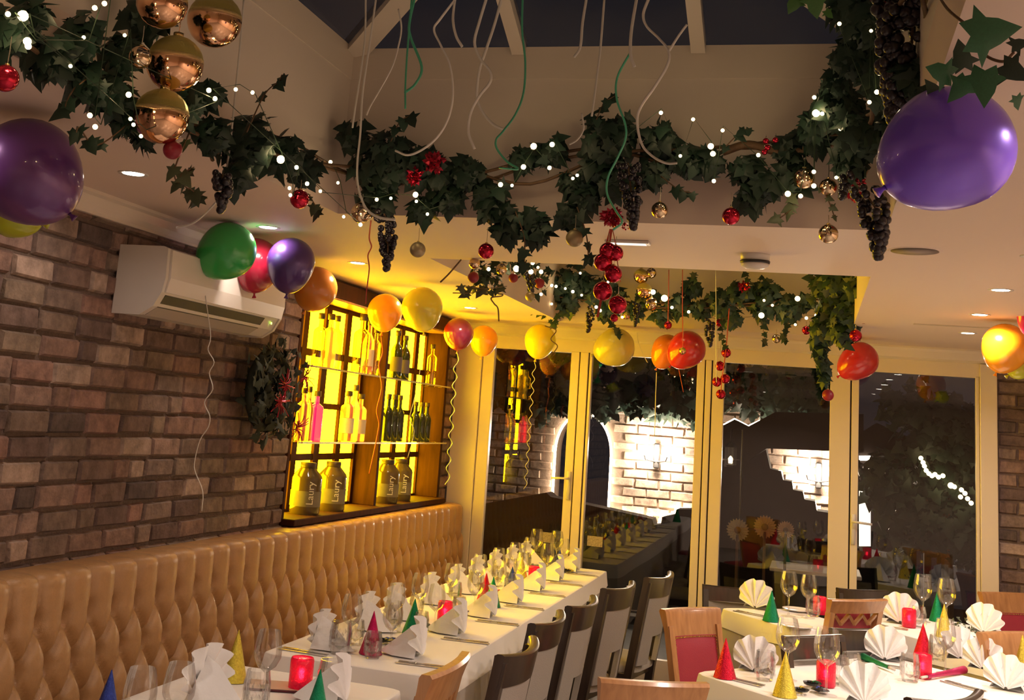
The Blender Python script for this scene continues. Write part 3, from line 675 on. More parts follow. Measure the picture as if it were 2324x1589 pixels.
fr = [B(1870, 650, 40, 8.0), B(1890, 690, 56, 7.9), B(1880, 740, 52, 7.9), B(1930, 700, 55, 7.6), B(1915, 750, 45, 7.7), B(1950, 650, 36, 7.2), B(1900, 640, 50, 7.6), B(1860, 770, 26, 8.0), B(1862, 800, 20, 8.0), B(1868, 830, 17, 8.0), B(1872, 860, 12, 8.0)]
g6 = garland('ivy_garland', 'bushy ivy bunch with trailing tail at the right end of the second opening', fr, 290, 1300, .06, kinds=IVY+IVYV, seed=12)
for i, pts in enumerate((((1240, 720), (1215, 705)), ((1270, 710), (1260, 735), (1245, 725)), ((1380, 720), (1400, 745), (1405, 760)), ((1640, 720), (1640, 760), (1650, 790)), ((1730, 730), (1735, 770), (1738, 780)), ((1790, 730), (1780, 760), (1784, 775)), ((1700, 640), (1690, 605)), ((1580, 640), (1575, 620)))):
    sprig(g4, [aty(x, y, 8.1) for x, y in pts], .05, IVY+IVYV, 40+i, each=2)
sprig(g5, [atx(x, y, -1.5) for x, y in ((1150, 650), (1100, 655), (1060, 650), (1035, 650))], .05, IVYV, 60, each=4)
sprig(g5, [atx(x, y, -1.5) for x, y in ((1100, 655), (1070, 665), (1028, 665))], .05, IVYV, 61, each=5)
sprig(g6, [aty(x, y, 7) for x, y in ((1970, 645), (1990, 650), (2003, 665))], .045, IVY, 62, each=4)
for i, pts in enumerate((((1128, 650), (1128, 665), (1140, 668), (1138, 672), (1115, 676), (1122, 690), (1130, 700), (1132, 729)), ((1237, 740), (1262, 750), (1250, 770), (1265, 785), (1257, 800)), ((1046, 590), (1020, 620), (1000, 640)))):
    tw = [atx(x, y, -1.55) if i != 1 else aty(x, y, 8.0) for x, y in pts]
    MB().tube(smoothline(tw, 6), .004, 5).obj('twig', M_vine, g5 if i != 1 else g4, smooth=True)

# wreath
def wreath():
    c0 = atx(603, 885, -2.53); t = thing('wreath', 'dark evergreen wreath with red tinsel on the brick wall', 'wreath', c0); rs = np.random.default_rng(5)
    M_wr = pm('dark pine', (.02, .03, .02), .7, objvar=.4)
    m = MB(); lf = leafV[0]
    me2 = leafmesh('leaf', M_wr, 1, 77)
    ring_ = [(0, .22*math.cos(a), .18*math.sin(a)) for a in np.linspace(0, 2*PI, 25)]
    MB().tube([(0.02, y*1.0, z) for _, y, z in ring_], .022, 8).obj('ring', M_wr, t, smooth=True)
    for i in range(290):
        a = rs.uniform(0, 2*PI); r0 = rs.uniform(.02, .29); p = Vector((rs.uniform(.0, .09), r0*math.cos(a)*1.0, r0*math.sin(a)*.86))
        mk('leaf', me2, t, M=Matrix.Translation(p) @ rotm((1, rs.normal()*.5, rs.normal()*.5), (rs.normal()*.3, math.cos(a)+rs.normal()*.6, math.sin(a)+rs.normal()*.6)) @ Matrix.Scale(.06*rs.uniform(.6, 1.1), 4))
    for k, (cy, cz) in enumerate(((.0, .03), (-.05, -.05), (.24, .08), (.2, -.17))):
        q = MB()
        for i in range(26):
            a = rs.uniform(0, 2*PI); l = rs.uniform(.03, .085); d = np.array([rs.uniform(0, .5), math.cos(a), math.sin(a)]); b = np.array([.09, cy, cz])
            q.tube([b, b+d*l*.5+[.01, 0, 0], b+d*l], .0022, 4)
        q.obj('red_tinsel', M_tins, t)
wreath()

# ------------------------------------------------------------------ balloons
def balloon(px, py, wpx, hpx, col, label, knot, plane, ribbon=None, rmat=None, alpha=.0, pearl=False, z=None, group=None):
    p = plane(px, py); d = dep(p); k = d/F; hw, hh = wpx*k/2, hpx*k/2
    kd = np.array([knot[0]-px, -(knot[1]-py)], float); kl = np.linalg.norm(kd); kd /= kl
    ax = Rr*kd[0]+Ru*kd[1]                         # towards the knot
    side = np.cross(ax, Rf)
    # radii along and across the axis
    ra = kl*k*.93; rs_ = math.sqrt((hw*kd[1])**2+(hh*kd[0])**2) if True else hw
    t = thing('balloon', label, 'balloon', p, group=group)
    prof = []; n = 18
    L = ra; 
    for i in range(n+1):
        a = PI*i/n; zz = -math.cos(a)        # -1 top .. +1 knot
        r = math.sin(a)
        if zz > 0: z2 = zz*L; r = r**1.0*(1-.10*zz)
        else: z2 = zz*min(rs_*1.0, L*1.0)
        prof.append((max(1e-4, r*rs_), z2))
    prof[-1] = (.006, L*1.0)
    M = rotm(tuple(ax), (0, 0, 1))
    mt = pm('balloon %s' % label[:24], col, .22, trans=alpha, coat=.5, sss=0 if alpha else .3, spec=.6)
    if pearl: mt.node_tree.nodes['Principled BSDF'].inputs['Metallic'].default_value = .25; mt.node_tree.nodes['Principled BSDF'].inputs['Roughness'].default_value = .3
    MB().lathe(prof, 32, M=M, caps=False).obj('skin', mt, t, smooth=True)
    MB().lathe([(.005, L), (.004, L+.006), (.009, L+.016), (.011, L+.02)], 10, M=M).obj('knot', mt, t, smooth=True)
    if ribbon: 
        P = smoothline([np.array(plane(x, y))-p for x, y in ribbon], 4); MB().tube(P, .0034, 4, flat=.6).obj('ribbon', rmat or M_ribw, t, smooth=True)
    return t
def pz(z): return lambda x, y: atz(x, y, z)
def pxp(v): return lambda x, y: atx(x, y, v)
def pyp(v): return lambda x, y: aty(x, y, v)
def curly(x0, y0, x1, y1, n, a):
    return [(x0+(x1-x0)*i/n+(a if i % 2 else -a)*(0 if i in (0,) else 1), y0+(y1-y0)*i/n) for i in range(n+1)]
balloon(62, 388, 245, 235, (.13, .04, .21), 'large dark purple balloon at the left edge under the ceiling', (165, 492), pyp(2.72), pearl=True)
balloon(30, 492, 170, 90, (.42, .46, .02), 'yellow green balloon half hidden behind the large purple balloon', (100, 510), pxp(-2.35))
balloon(517, 569, 144, 124, (.03, .42, .09), 'green balloon in front of the air conditioner', (447, 616), pyp(4.5), ribbon=[(447, 622), (462, 650), (470, 700), (478, 764), (472, 794), (486, 822), (475, 847), (483, 883), (464, 913), (476, 944), (473, 969), (454, 999), (442, 1046), (443, 1071), (460, 1115), (458, 1160)])
balloon(578, 600, 120, 140, (.42, .015, .05), 'dark red balloon between the green and the purple balloon', (577, 671), pxp(-2.35))
balloon(660, 595, 110, 134, (.08, .03, .20), 'round purple balloon beside the green one', (650, 672), pyp(4.75), pearl=True)
balloon(716, 655, 98, 108, (.62, .22, .03), 'dull orange balloon left of the cabinet top', (690, 708), pxp(-2.38))
balloon(874, 707, 80, 90, (.85, .33, .02), 'orange balloon with a long red ribbon in front of the cabinet', (866, 757), pxp(-2.38), ribbon=[(865, 762), (868, 800), (860, 830), (866, 880), (855, 930), (860, 960), (856, 990), (850, 1020), (838, 1075)], rmat=M_ribr)
balloon(958, 699, 94, 118, (.72, .62, .05), 'yellow balloon in front of the cabinet', (962, 758), pyp(6.4), ribbon=[(960, 760), (955, 830), (942, 900), (930, 950), (940, 980), (925, 1040)], rmat=M_ribw)
balloon(1041, 756, 69, 82, (.24, .02, .07), 'maroon balloon with curly pale ribbons at the corner', (1038, 799), pxp(-2.36), ribbon=curly(1037, 800, 1015, 1100, 16, 5), rmat=pm('pale green ribbon', (.45, .55, .35), .4))
balloon(1098, 771, 64, 80, (.90, .36, .02), 'orange balloon right of the maroon one above the doors', (1092, 812), pyp(8.68))
balloon(1226, 772, 70, 90, (.85, .68, .03), 'yellow balloon hanging in front of the first door pane', (1215, 818), pyp(8.64), ribbon=curly(1213, 822, 1192, 1110, 22, 3.5))
balloon(1397, 788, 112, 84, (.72, .62, .15), 'pale translucent yellow balloon above the second door pane', (1344, 806), pyp(8.6), ribbon=[(1446, 755), (1450, 780), (1465, 815), (1470, 823)], alpha=.35)
balloon(1515, 794, 60, 92, (.85, .25, .03), 'small orange balloon half behind a red one', (1489, 838), pyp(8.55), alpha=.2, ribbon=[(1490, 845), (1488, 900), (1487, 950), (1485, 990)])
balloon(1560, 792, 80, 86, (.62, .03, .03), 'red balloon over the middle door post', (1520, 832), pyp(8.42), alpha=.1, ribbon=[(1540, 835), (1545, 860), (1551, 890)], rmat=M_ribr)
balloon(1952, 817, 88, 78, (.60, .03, .03), 'red balloon at the top of the right hand door', (1902, 855), pyp(8.5))
balloon(2283, 787, 102, 118, (.95, .38, .01), 'bright orange balloon at the right edge', (2259, 850), pyp(6.9))
balloon(2332, 715, 46, 80, (.75, .03, .16), 'pink balloon cut by the right edge of the picture', (2330, 765), pyp(6.7))
balloon(2308, 838, 60, 44, (.55, .60, .03), 'lime yellow balloon tucked under the bright orange one', (2288, 852), pyp(7.05))
balloon(2156, 335, 325, 262, (.21, .10, .80), 'very large violet balloon at the right behind ivy leaves', (1998, 432), pyp(2.36), pearl=True)

# ------------------------------------------------------------------ ceiling fixtures
def ceilthing(px, py): p = atz(px, py, CEIL); return p
p = ceilthing(1714, 578); t = thing('smoke_detector', 'white round smoke detector with a dark band on the ceiling', 'smoke detector', p)
MB().lathe([(.0001, -.058), (.035, -.055), (.052, -.045), (.055, -.036)], 28).obj('dome', M_white, t, smooth=True)
MB().lathe([(.056, -.036), (.058, -.026)], 28).obj('dark_band', M_black, t, smooth=True)
MB().lathe([(.055, -.026), (.057, -.002), (.057, 0)], 28).obj('mounting_base', M_white, t, smooth=True)
p = ceilthing(2076, 569); t = thing('ceiling_speaker', 'flush round ceiling speaker grille beside the smoke detector', 'speaker', p)
MB().lathe([(.0001, -.006), (.082, -.004)], 32).obj('grille', pm('speaker grille', (.30, .25, .22), .8), t, smooth=True)
MB().lathe([(.080, -.002), (.090, -.004), (.094, 0)], 32, caps=False).obj('rim', M_ceil, t, smooth=True)
p = ceilthing(1425, 547); t = thing('ceiling_light', 'small rectangular ceiling light near the red bauble cluster', 'light', p)
MB().bbox((-.085, -.03, -.012), (.085, .03, 0), .003).obj('housing', M_white, t); MB().box((-.07, -.022, -.0135), (.07, .022, -.012)).obj('diffuser', emat('ceiling light lens', (1, .85, .7), 1.6), t)
p = ceilthing(2195, 741); t = thing('slot_vent', 'narrow slot vent in the ceiling above the bright orange balloon', 'vent', p)
MB().box((-.28, -.022, -.004), (.28, -.012, 0)).box((-.28, .012, -.004), (.28, .022, 0)).obj('rim', M_trim, t); MB().box((-.28, -.012, -.002), (.28, .012, 0)).obj('slot', pm('vent slot', (.2, .16, .13), .8), t)

# ------------------------------------------------------------------ baubles
def bauble_mesh(r, mat): return MB().lathe(sphere_prof(r, 14), 24, caps=False).mesh('glass_ball', mat, True)
CAP = MB().lathe([(.18, .97), (.18, 1.12), (.05, 1.14), (.0001, 1.14)], 12).mesh('cap', pm('bauble cap', (.6, .45, .2), .3, metal=1), True)
UB = {}
def bauble(px, py, rpx, mat, label, plane, cord=None, sc=1.0):
    p = plane(px, py); r = msz(rpx, p)
    if mat.name not in UB: UB[mat.name] = bauble_mesh(1.0, mat)
    t = thing('bauble', label, 'bauble', p)
    o = mk('glass_ball', UB[mat.name], t); o.scale = (r,)*3
    o = mk('cap', CAP, t); o.scale = (r,)*3
    h = cord if cord else .05
    MB().tube([(0, 0, r*1.1), (.001, 0, r+h*.5), (0, 0, r+h)], .0012, 4).obj('cord', M_steel, t)
    return t
PL = pxp(-1.52)
for px, py, r, m_, l_ in ((368, 8, 58, M_gold, 'large gold bauble, upper left one at the top edge'), (487, 47, 62, M_gold, 'large gold bauble, rightmost of the gold cluster'), (397, 145, 65, M_gold, 'large gold bauble in the middle of the gold cluster'), (366, 264, 63, M_gold, 'large gold bauble at the bottom of the gold cluster')):
    bauble(px, py, r, m_, l_, PL, .08)
bauble(318, 130, 26, M_pgold, 'small crinkled gold bauble left of the gold cluster', PL)
bauble(12, 178, 31, M_rb, 'red bauble at the left edge beneath the ivy', pxp(-1.55), .06)
bauble(392, 340, 22, M_rm, 'matte red bauble beneath the lowest large gold bauble', pxp(-1.5), .04)
P4 = lambda x, y: atx(x, y, -1.5) if x < 745 else aty(x, y, 4.0)
for px, py, r, m_, l_ in ((680, 452, 22, M_rb, 'red bauble hanging left of the first grape bunch'), (820, 483, 24, M_pgold, 'bronze bauble half hidden above the first grape bunch'), (948, 567, 18, M_mgold, 'dull olive bauble right of the first grape bunch'), (1103, 570, 18, M_rb, 'red bauble above the left end of the second opening'), (1304, 541, 20, M_mgold, 'dull gold bauble left of the red cluster'), (1497, 477, 19, M_pgold, 'pale gold bauble hanging against the white upstand'), (1659, 491, 20, M_rb, 'single red bauble against the white upstand'), (1880, 531, 22, M_pgold, 'pale gold bauble hanging lowest near the right grapes'), (1825, 405, 24, M_pgold, 'bronze bauble in the ivy, left of a pair'), (1880, 425, 20, M_pgold, 'pale gold bauble in the ivy, right of a pair'), (1946, 384, 24, M_pgold, 'rosy clear bauble above the red glitter stars')):
    bauble(px, py, r, m_, l_, P4, .05 if r < 22 else .03)
for i, (px, py, r) in enumerate(((1380, 570, 20), (1397, 575, 18), (1369, 595, 21), (1392, 622, 20), (1368, 661, 22), (1402, 692, 21), (1394, 722, 9))):
    bauble(px, py, r, M_rb, 'red bauble in the hanging red cluster, %s from the top' % ordw[i], pyp(3.95), .03)
ct = thing('bauble_ribbons', 'red ribbon loops tying the hanging red bauble cluster', 'ribbon', aty(1388, 530, 3.97)); o0 = aty(1388, 530, 3.97)
for pts in (((1386, 520), (1378, 550), (1372, 575)), ((1390, 520), (1396, 550), (1402, 600), (1408, 640)), ((1388, 520), (1384, 545), (1380, 560)), ((1372, 640), (1360, 700), (1356, 720))):
    MB().tube(smoothline([aty(x, y, 3.97)-o0 for x, y in pts], 5), .004, 4, flat=.3).obj('ribbon', M_ribr, ct)
def tinsel(name, px, py, r, plane, label, n=60, mat=None):
    p = plane(px, py); R_ = msz(r, p); t = thing(name, label, 'decoration', p); rs = np.random.default_rng(int(px)); m = MB()
    for i in range(n):
        d = rs.normal(size=3); d /= np.linalg.norm(d); q = d*R_*rs.uniform(.4, .8)
        a = np.cross(d, rs.normal(size=3)); a /= np.linalg.norm(a); b = np.cross(d, a); s = R_*.22
        m.add([q+a*s, q-a*s*.5+b*s, q+d*s*1.8, q-a*s*.5-b*s], [(0, 1, 2), (1, 3, 2), (3, 0, 2), (0, 3, 1)])
    m.obj('foil_petals', mat or M_tins, t); return t
tinsel('tinsel_flower', 1388, 492, 26, P4, 'dark red tinsel flower above the hanging red cluster', 90)
tinsel('tinsel_flower', 985, 370, 26, P4, 'dark red tinsel flower in the garland above the first bunch', 60)
tinsel('tinsel_flower', 940, 400, 22, P4, 'red foil star beside a fairy light in the garland', 50, M_rb)
tinsel('glitter_stars', 1946, 415, 20, P4, 'bright red glitter star above its twin beside the violet balloon', 60, pm('red glitter', (.6, .02, .05), .35, metal=.4))
tinsel('glitter_stars', 1938, 440, 20, P4, 'bright red glitter star, the lower of two by the grapes', 60, pm('red glitter', (.6, .02, .05)))
tinsel('glitter_stars', 2003, 0, 26, pyp(3.2), 'red glitter star at the top edge among the grapes', 60, pm('red glitter', (.6, .02, .05)))
tinsel('glitter_stars', 1688, 650, 14, pyp(8.0), 'small pink red foil flower in the far garland', 40, M_rb)
tinsel('glitter_stars', 1419, 515, 10, P4, 'tiny orange red foil star right of the red ribbons', 24, M_rb)
for k, (px, py) in enumerate(((1738, 320), (1760, 318), (1742, 335), (1735, 345))):
    bauble(px, py, 7, M_rb, 'tiny red berry on the thick vine, %s of four' % ordw[k], P4, .012)
P8 = pyp(8.15)
for px, py, r, m_, l_ in ((1455, 627, 17, M_gold, 'large yellow gold bauble in the far garland, topmost'), (1462, 660, 18, M_gold, 'large yellow gold bauble in the far garland, middle'), (1478, 690, 15, M_pgold, 'clear gold bauble in the far garland, lowest'), (1478, 620, 12, M_pgold, 'pink gold bauble in the far garland beside the topmost gold one'), (1422, 717, 8, M_gold, 'tiny gold bauble beneath the red cluster'), (1549, 797, 8, M_gold, 'tiny gold bauble in front of the red balloon'), (1516, 738, 9, M_rb, 'small red bauble hanging above the orange and red balloons'), (1633, 733, 9, M_rb, 'small red bauble at the top of the long red string'), (1648, 801, 11, M_rb, 'red bauble on the long string, level with the door tops'), (1634, 831, 11, M_rb, 'red bauble on the long string, above the close pair'), (1646, 860, 11, M_rb, 'red bauble on the long string, right of the close pair'), (1627, 867, 11, M_rb, 'red bauble on the long string, left of the close pair'), (1636, 895, 11, M_rb, 'red bauble at the bottom of the long string'), (1830, 750, 10, M_rb, 'dark red bauble left of the trailing ivy tail'), (1762, 769, 10, M_pgold, 'pale gold bauble against the wall above the third pane'), (1879, 897, 13, M_rm, 'matte red bauble at the end of the ivy tail'), (1942, 762, 14, M_rb, 'red bauble, the lower of two right of the ivy bunch'), (1960, 720, 15, M_rb, 'red bauble, the upper of two right of the ivy bunch')):
    bauble(px, py, r, m_, l_, P8 if px < 1900 else pyp(7.5), .03 if py < 780 else .18)
P5 = pxp(-1.5)
for px, py, r, m_, l_ in ((1077, 598, 13, M_pgold, 'pale gold bauble at the left end of the second opening'), (1074, 630, 13, M_rm, 'matte dark red bauble under the leftmost pale gold one'), (1138, 611, 13, M_pgold, 'pale gold bauble in the middle of the left edge garland'), (1165, 631, 11, M_rm, 'matte dark red bauble by the bright lights'), (1224, 643, 12, M_rm, 'matte dark red bauble beside the small grapes'), (1203, 673, 11, M_mgold, 'dull gold bauble beneath the small grapes')):
    bauble(px, py, r, m_, l_, P5, .03)

# ------------------------------------------------------------------ grapes
GR = MB().lathe(sphere_prof(1.0, 7), 10, caps=False).mesh('grape', M_grape, True)
def grapes(label, pts, rad, plane, n, gr, seed):
    """pts: centre line in pixels with widths; gr grape radius in m"""
    rs = np.random.default_rng(seed); P = [np.array(plane(x, y)) for x, y in pts]; base = P[0]
    t = thing('grape_bunch', label, 'grapes', base); R_ = [msz(r, p) for r, p in zip(rad, P)]
    MB().tube([q-base for q in P], .003, 5).obj('stalk', M_vine, t)
    for i in range(n):
        u = (i+.5)/n*(len(P)-1); k = min(int(u), len(P)-2); f = u-k; c_ = P[k]*(1-f)+P[k+1]*f; r = R_[k]*(1-f)+R_[k+1]*f
        a = rs.uniform(0, 2*PI); d = np.array([math.cos(a), math.sin(a), rs.uniform(-.4, .4)])*max(r-gr, gr*.3)*rs.uniform(.75, 1)
        o = mk('grape', GR, t, c_+d-base); o.scale = (gr*rs.uniform(.85, 1.1),)*3
grapes('black grape bunch hanging in front of the yellow lit ceiling', [(872, 485), (880, 530), (880, 570), (877, 614)], [26, 30, 20, 7], pyp(3.98), 60, .0115, 1)
grapes('small black grape bunch under the leftmost ivy bush', [(505, 395), (505, 430), (502, 478)], [30, 26, 8], pxp(-1.52), 40, .0115, 2)
grapes('black grape bunch right of the red tinsel flower', [(1425, 370), (1432, 430), (1438, 480), (1437, 518)], [36, 30, 22, 8], pyp(3.96), 80, .0115, 3)
grapes('long black grape bunch hanging below the violet balloon', [(1960, 430), (1985, 470), (1990, 520), (1990, 560), (1994, 584)], [40, 42, 32, 24, 8], pyp(3.75), 80, .0135, 4)
grapes('black grapes beside the red glitter stars', [(1925, 395), (1915, 430), (1912, 450)], [20, 16, 8], pyp(3.9), 22, .0115, 5)
grapes('massed black grapes draped over the right hand garland', [(2075, -40), (2072, 40), (2068, 120), (2055, 200), (2040, 270)], [95, 95, 85, 62, 30], pyp(2.95), 290, .0155, 6)
grapes('slim dark grape bunch right of the close gold baubles', [(1610, 728), (1610, 760), (1612, 785)], [14, 14, 4], pyp(8.1), 34, .0125, 7)
grapes('thin dark grape bunch left of the red cluster', [(1338, 700), (1340, 725), (1334, 754)], [12, 12, 3], pyp(8.1), 30, .0125, 8)
grapes('thin dark grape bunch right of the red cluster', [(1442, 690), (1445, 715), (1441, 740)], [14, 10, 3], pyp(8.1), 26, .0125, 9)
grapes('small dark grape bunch beside the bright fairy lights', [(1200, 620), (1205, 645), (1208, 665)], [12, 12, 5], pxp(-1.52), 26, .012, 10)

# ------------------------------------------------------------------ fairy lights
BULB = MB().lathe(sphere_prof(1.0, 6), 8, caps=False).mesh('bulb', M_bulb, True)
def fairy(label, pts, plane, rad=.005, lamps=()):
    t = thing('fairy_light_string', label, 'fairy lights'); P = []
    for q in pts:
        x, y = q[:2]; s = q[2] if len(q) > 2 else 1
        p = plane(x, y); P.append(p); o = mk('bulb', BULB, t, p); o.scale = (rad*s,)*3
    P2 = sorted(P, key=lambda p: (p[0], p[1])); MB().tube([p+np.array([0, .02, .01*(i % 3)]) for i, p in enumerate(P2)], .0012, 4).obj('wire', pm('green wire', (.02, .04, .02), .6), t)
    for (x, y) in lamps:
        l = bpy.data.lights.new('fairy_glow', 'POINT'); l.energy = .22; l.color = (1, .72, .35); l.shadow_soft_size = .012
        o = bpy.data.objects.new('fairy_glow', l); COL.objects.link(o); o.parent = t; o.location = tuple(plane(x, y)-np.array([0, .03, 0]))
fairy('warm white fairy lights in the garland along the far edge of the near opening', [(474, 205, 1.2), (535, 203), (573, 210), (637, 362, 2.2), (673, 380, 1.2), (750, 368, 1.3), (697, 417, 1.2), (659, 443), (657, 427), (727, 434), (767, 415), (780, 492), (818, 510, 1.3), (855, 453, 1.2), (887, 450), (943, 442, 1.8), (945, 457), (970, 486), (1188, 379, 1.6), (1211, 332, 2.0), (1253, 328, 1.6), (1136, 419, 1.5), (1162, 421), (1247, 381, 1.3), (1300, 405), (1310, 398), (1500, 256, 1.2), (1573, 271, 1.1), (1640, 296, 1.1), (1613, 332, 1.8), (1618, 349, 1.6), (1544, 354), (1620, 411, 1.2), (1721, 352, 1.2), (1788, 440, 1.7), (1817, 445, 1.3), (1847, 422, 1.4), (1847, 390, 1.2), (1898, 403), (1848, 221, 1.2), (1852, 257, 2.2), (1866, 258, 1.2), (1907, 293)], lambda x, y: atx(x, y, -1.5) if x < 745 else aty(x, y, 3.92), .0055, lamps=((637, 362), (1211, 330), (943, 442), (1500, 262), (1615, 335), (1800, 440), (1850, 257), (1180, 390), (820, 500)))
fairy('warm white fairy lights in the garland along the left edge of the near opening', [(18, 32, 1.3), (52, 36, 2.6), (215, 18, 1.4), (237, 8, 1.4), (62, 94, 2), (64, 105, 1.6), (190, 85), (283, 80), (292, 215, 1.6), (204, 262, 1.4), (216, 288, 1.4), (296, 270, 1.1), (303, 283, 1.1), (320, 309, 1.1), (488, 224, 1.5), (160, 150, 1.0)], pxp(-1.5), .0042, lamps=((52, 40), (220, 20), (62, 98), (292, 215), (488, 226)))
fairy('cool white fairy lights among the grapes on the right hand garland', [(1905, 54, 1.2), (1977, 70), (1990, 209, 1.4), (1973, 232, 1.2), (2040, 165), (2055, 190), (2108, 45)], pyp(3.2), .0045, lamps=((1985, 215),))
fairy('warm fairy lights in the garland along the far edge of the second opening', [(1262, 650, 1.2), (1283, 655, 1), (1300, 662, 1.3), (1320, 670, 1), (1252, 690, 1), (1317, 620, 1), (1353, 697, 1.3), (1362, 705, 1.3), (1482, 663, 2), (1508, 677, 2.6), (1525, 698, 1.2), (1563, 708, 1.2), (1630, 732, 1.4), (1728, 716, 2.2), (1734, 682), (1753, 693), (1810, 678, 2), (1830, 722, 1.2), (1852, 716, 1.2), (1944, 679, 2), (1920, 700, 1.2), (1805, 737), (1412, 720), (1380, 640)], P8, .0085, lamps=((1290, 650), (1508, 677), (1728, 716), (1810, 678), (1944, 682), (1360, 690)))
fairy('very bright cluster of fairy lights in the left edge garland of the second opening', [(1172, 610, 2.2), (1198, 603), (1209, 597, 1.4), (1205, 617, 1.8), (1228, 617, 1.6), (1221, 607), (1109, 611, 1.2), (1252, 648, 1.2), (1228, 668, 1.2)], pxp(-1.5), .0078, lamps=((1200, 612), (1172, 612)))

# ------------------------------------------------------------------ streamers
ST = [('white', 3.1, [(553, 0), (545, 100), (535, 200), (522, 330), (505, 430), (480, 470), (440, 505), (400, 517)], 'left of the ivy bush, down to the cornice'),
 ('white', 3.3, [(830, -30), (829, 70), (822, 141), (806, 247), (800, 290)], 'straight, leftmost before the hip rafter'),
 ('white', 3.3, [(857, -30), (839, 99), (823, 211), (818, 300), (811, 370), (813, 423), (830, 472), (859, 493), (897, 499)], 'thin, crossing the hip rafter into the ivy'),
 ('white', 3.2, [(904, 21), (911, 63), (904, 106), (890, 152), (862, 204), (841, 240), (832, 261)], 'short curl left of the green pair'),
 ('green', 3.4, [(945, -20), (929, 53), (933, 88), (957, 152), (943, 190), (918, 211)], 'left of the big white curl, hooked end'),
 ('green', 3.4, [(936, -20), (924, 123), (920, 197), (920, 247)], 'straight, beside its hooked twin'),
 ('white', 3.0, [(1040, -10), (1000, 42), (985, 67), (1000, 102), (1021, 148), (1028, 211), (1019, 264), (996, 307), (961, 338), (926, 352), (897, 342)], 'broad curl sweeping left to the ivy'),
 ('white', 3.0, [(1034, -10), (1028, 42), (1035, 81), (1049, 106)], 'short, hanging beside the broad curl'),
 ('white', 3.2, [(1106, -10), (1088, 49), (1077, 95), (1088, 130), (1112, 162), (1112, 187), (1088, 218), (1068, 257), (1063, 300), (1077, 338)], 'wavy, left of the first glazing rafter'),
 ('white', 3.3, [(1140, -10), (1123, 53), (1102, 116), (1088, 159), (1082, 218), (1095, 254), (1119, 282), (1142, 294)], 'crossing the wavy one near the first rafter'),
 ('green', 3.2, [(1186, -10), (1185, 70), (1192, 141), (1188, 211), (1169, 261), (1140, 300), (1126, 317), (1128, 338), (1151, 367), (1176, 384), (1133, 381)], 'long, passing the first rafter to the bright lights'),
 ('white', 3.3, [(1332, -10), (1322, 53), (1317, 106), (1303, 130)], 'short, near the middle of the roof glass'),
 ('white', 3.3, [(1372, -10), (1363, 106), (1352, 194), (1343, 264)], 'straight, right of the short middle one'),
 ('white', 3.0, [(1446, -10), (1433, 70), (1431, 123), (1440, 152)], 'thick, left of the large double curl'),
 ('green', 3.3, [(1430, 120), (1401, 176), (1400, 226), (1419, 282), (1419, 317), (1401, 359), (1380, 402), (1378, 441), (1398, 479), (1412, 504), (1391, 522)], 'snaking down to the red tinsel flower'),
 ('white', 2.9, [(1475, -10), (1460, 32), (1468, 60), (1495, 87), (1517, 115), (1515, 147), (1487, 195), (1456, 239), (1446, 274), (1456, 326), (1480, 354), (1511, 370), (1537, 370)], 'thick double curl right of centre'),
 ('white', 2.9, [(1559, 56), (1539, 83), (1519, 115)], 'side strand joining the thick double curl'),
 ('white', 3.6, [(1320, 257), (1324, 293), (1310, 317), (1292, 328)], 'small hook in front of the central ivy bush')]
for col, y, pts, w_ in ST:
    P = [aty(a, b, y) for a, b in pts]; b0 = P[0].copy()
    t = thing('ribbon_streamer', '%s curling ribbon streamer, %s' % (col, w_), 'streamer', b0)
    MB().tube(smoothline([q-b0 for q in P], 6), .0042, 6, flat=.6).obj('ribbon', M_ribw if col == 'white' else M_ribg, t, smooth=True)
for (plane, pts, lab, mat) in ((pyp(8.0), [(1624, 612), (1625, 700), (1625, 800), (1626, 868)], 'pale straight ribbon hanging beside the long red string', M_ribw), (pyp(8.0), [(1518, 612), (1517, 680), (1516, 730)], 'thin reddish ribbon holding the small bauble above the balloons', M_ribr), (pyp(8.15), [(1549, 612), (1549, 700), (1550, 790)], 'thin brown ribbon in front of the far garland', M_ribr),
    (pyp(4.0), [(842, 500), (838, 540), (843, 560), (835, 580), (838, 610), (832, 660), (830, 690)], 'brownish curly ribbon hanging from the garland left of the grape bunch', M_ribr), (pyp(8.1), [(1655, 700), (1652, 740), (1648, 790), (1640, 850), (1636, 890)], 'red cord of the long hanging bauble string', M_ribr)):
    P = [plane(a, b) for a, b in pts]; b0 = P[0].copy()
    t = thing('ribbon_streamer', lab, 'streamer', b0); MB().tube(smoothline([q-b0 for q in P], 5), .0035, 4, flat=.4).obj('ribbon', mat, t, smooth=True)

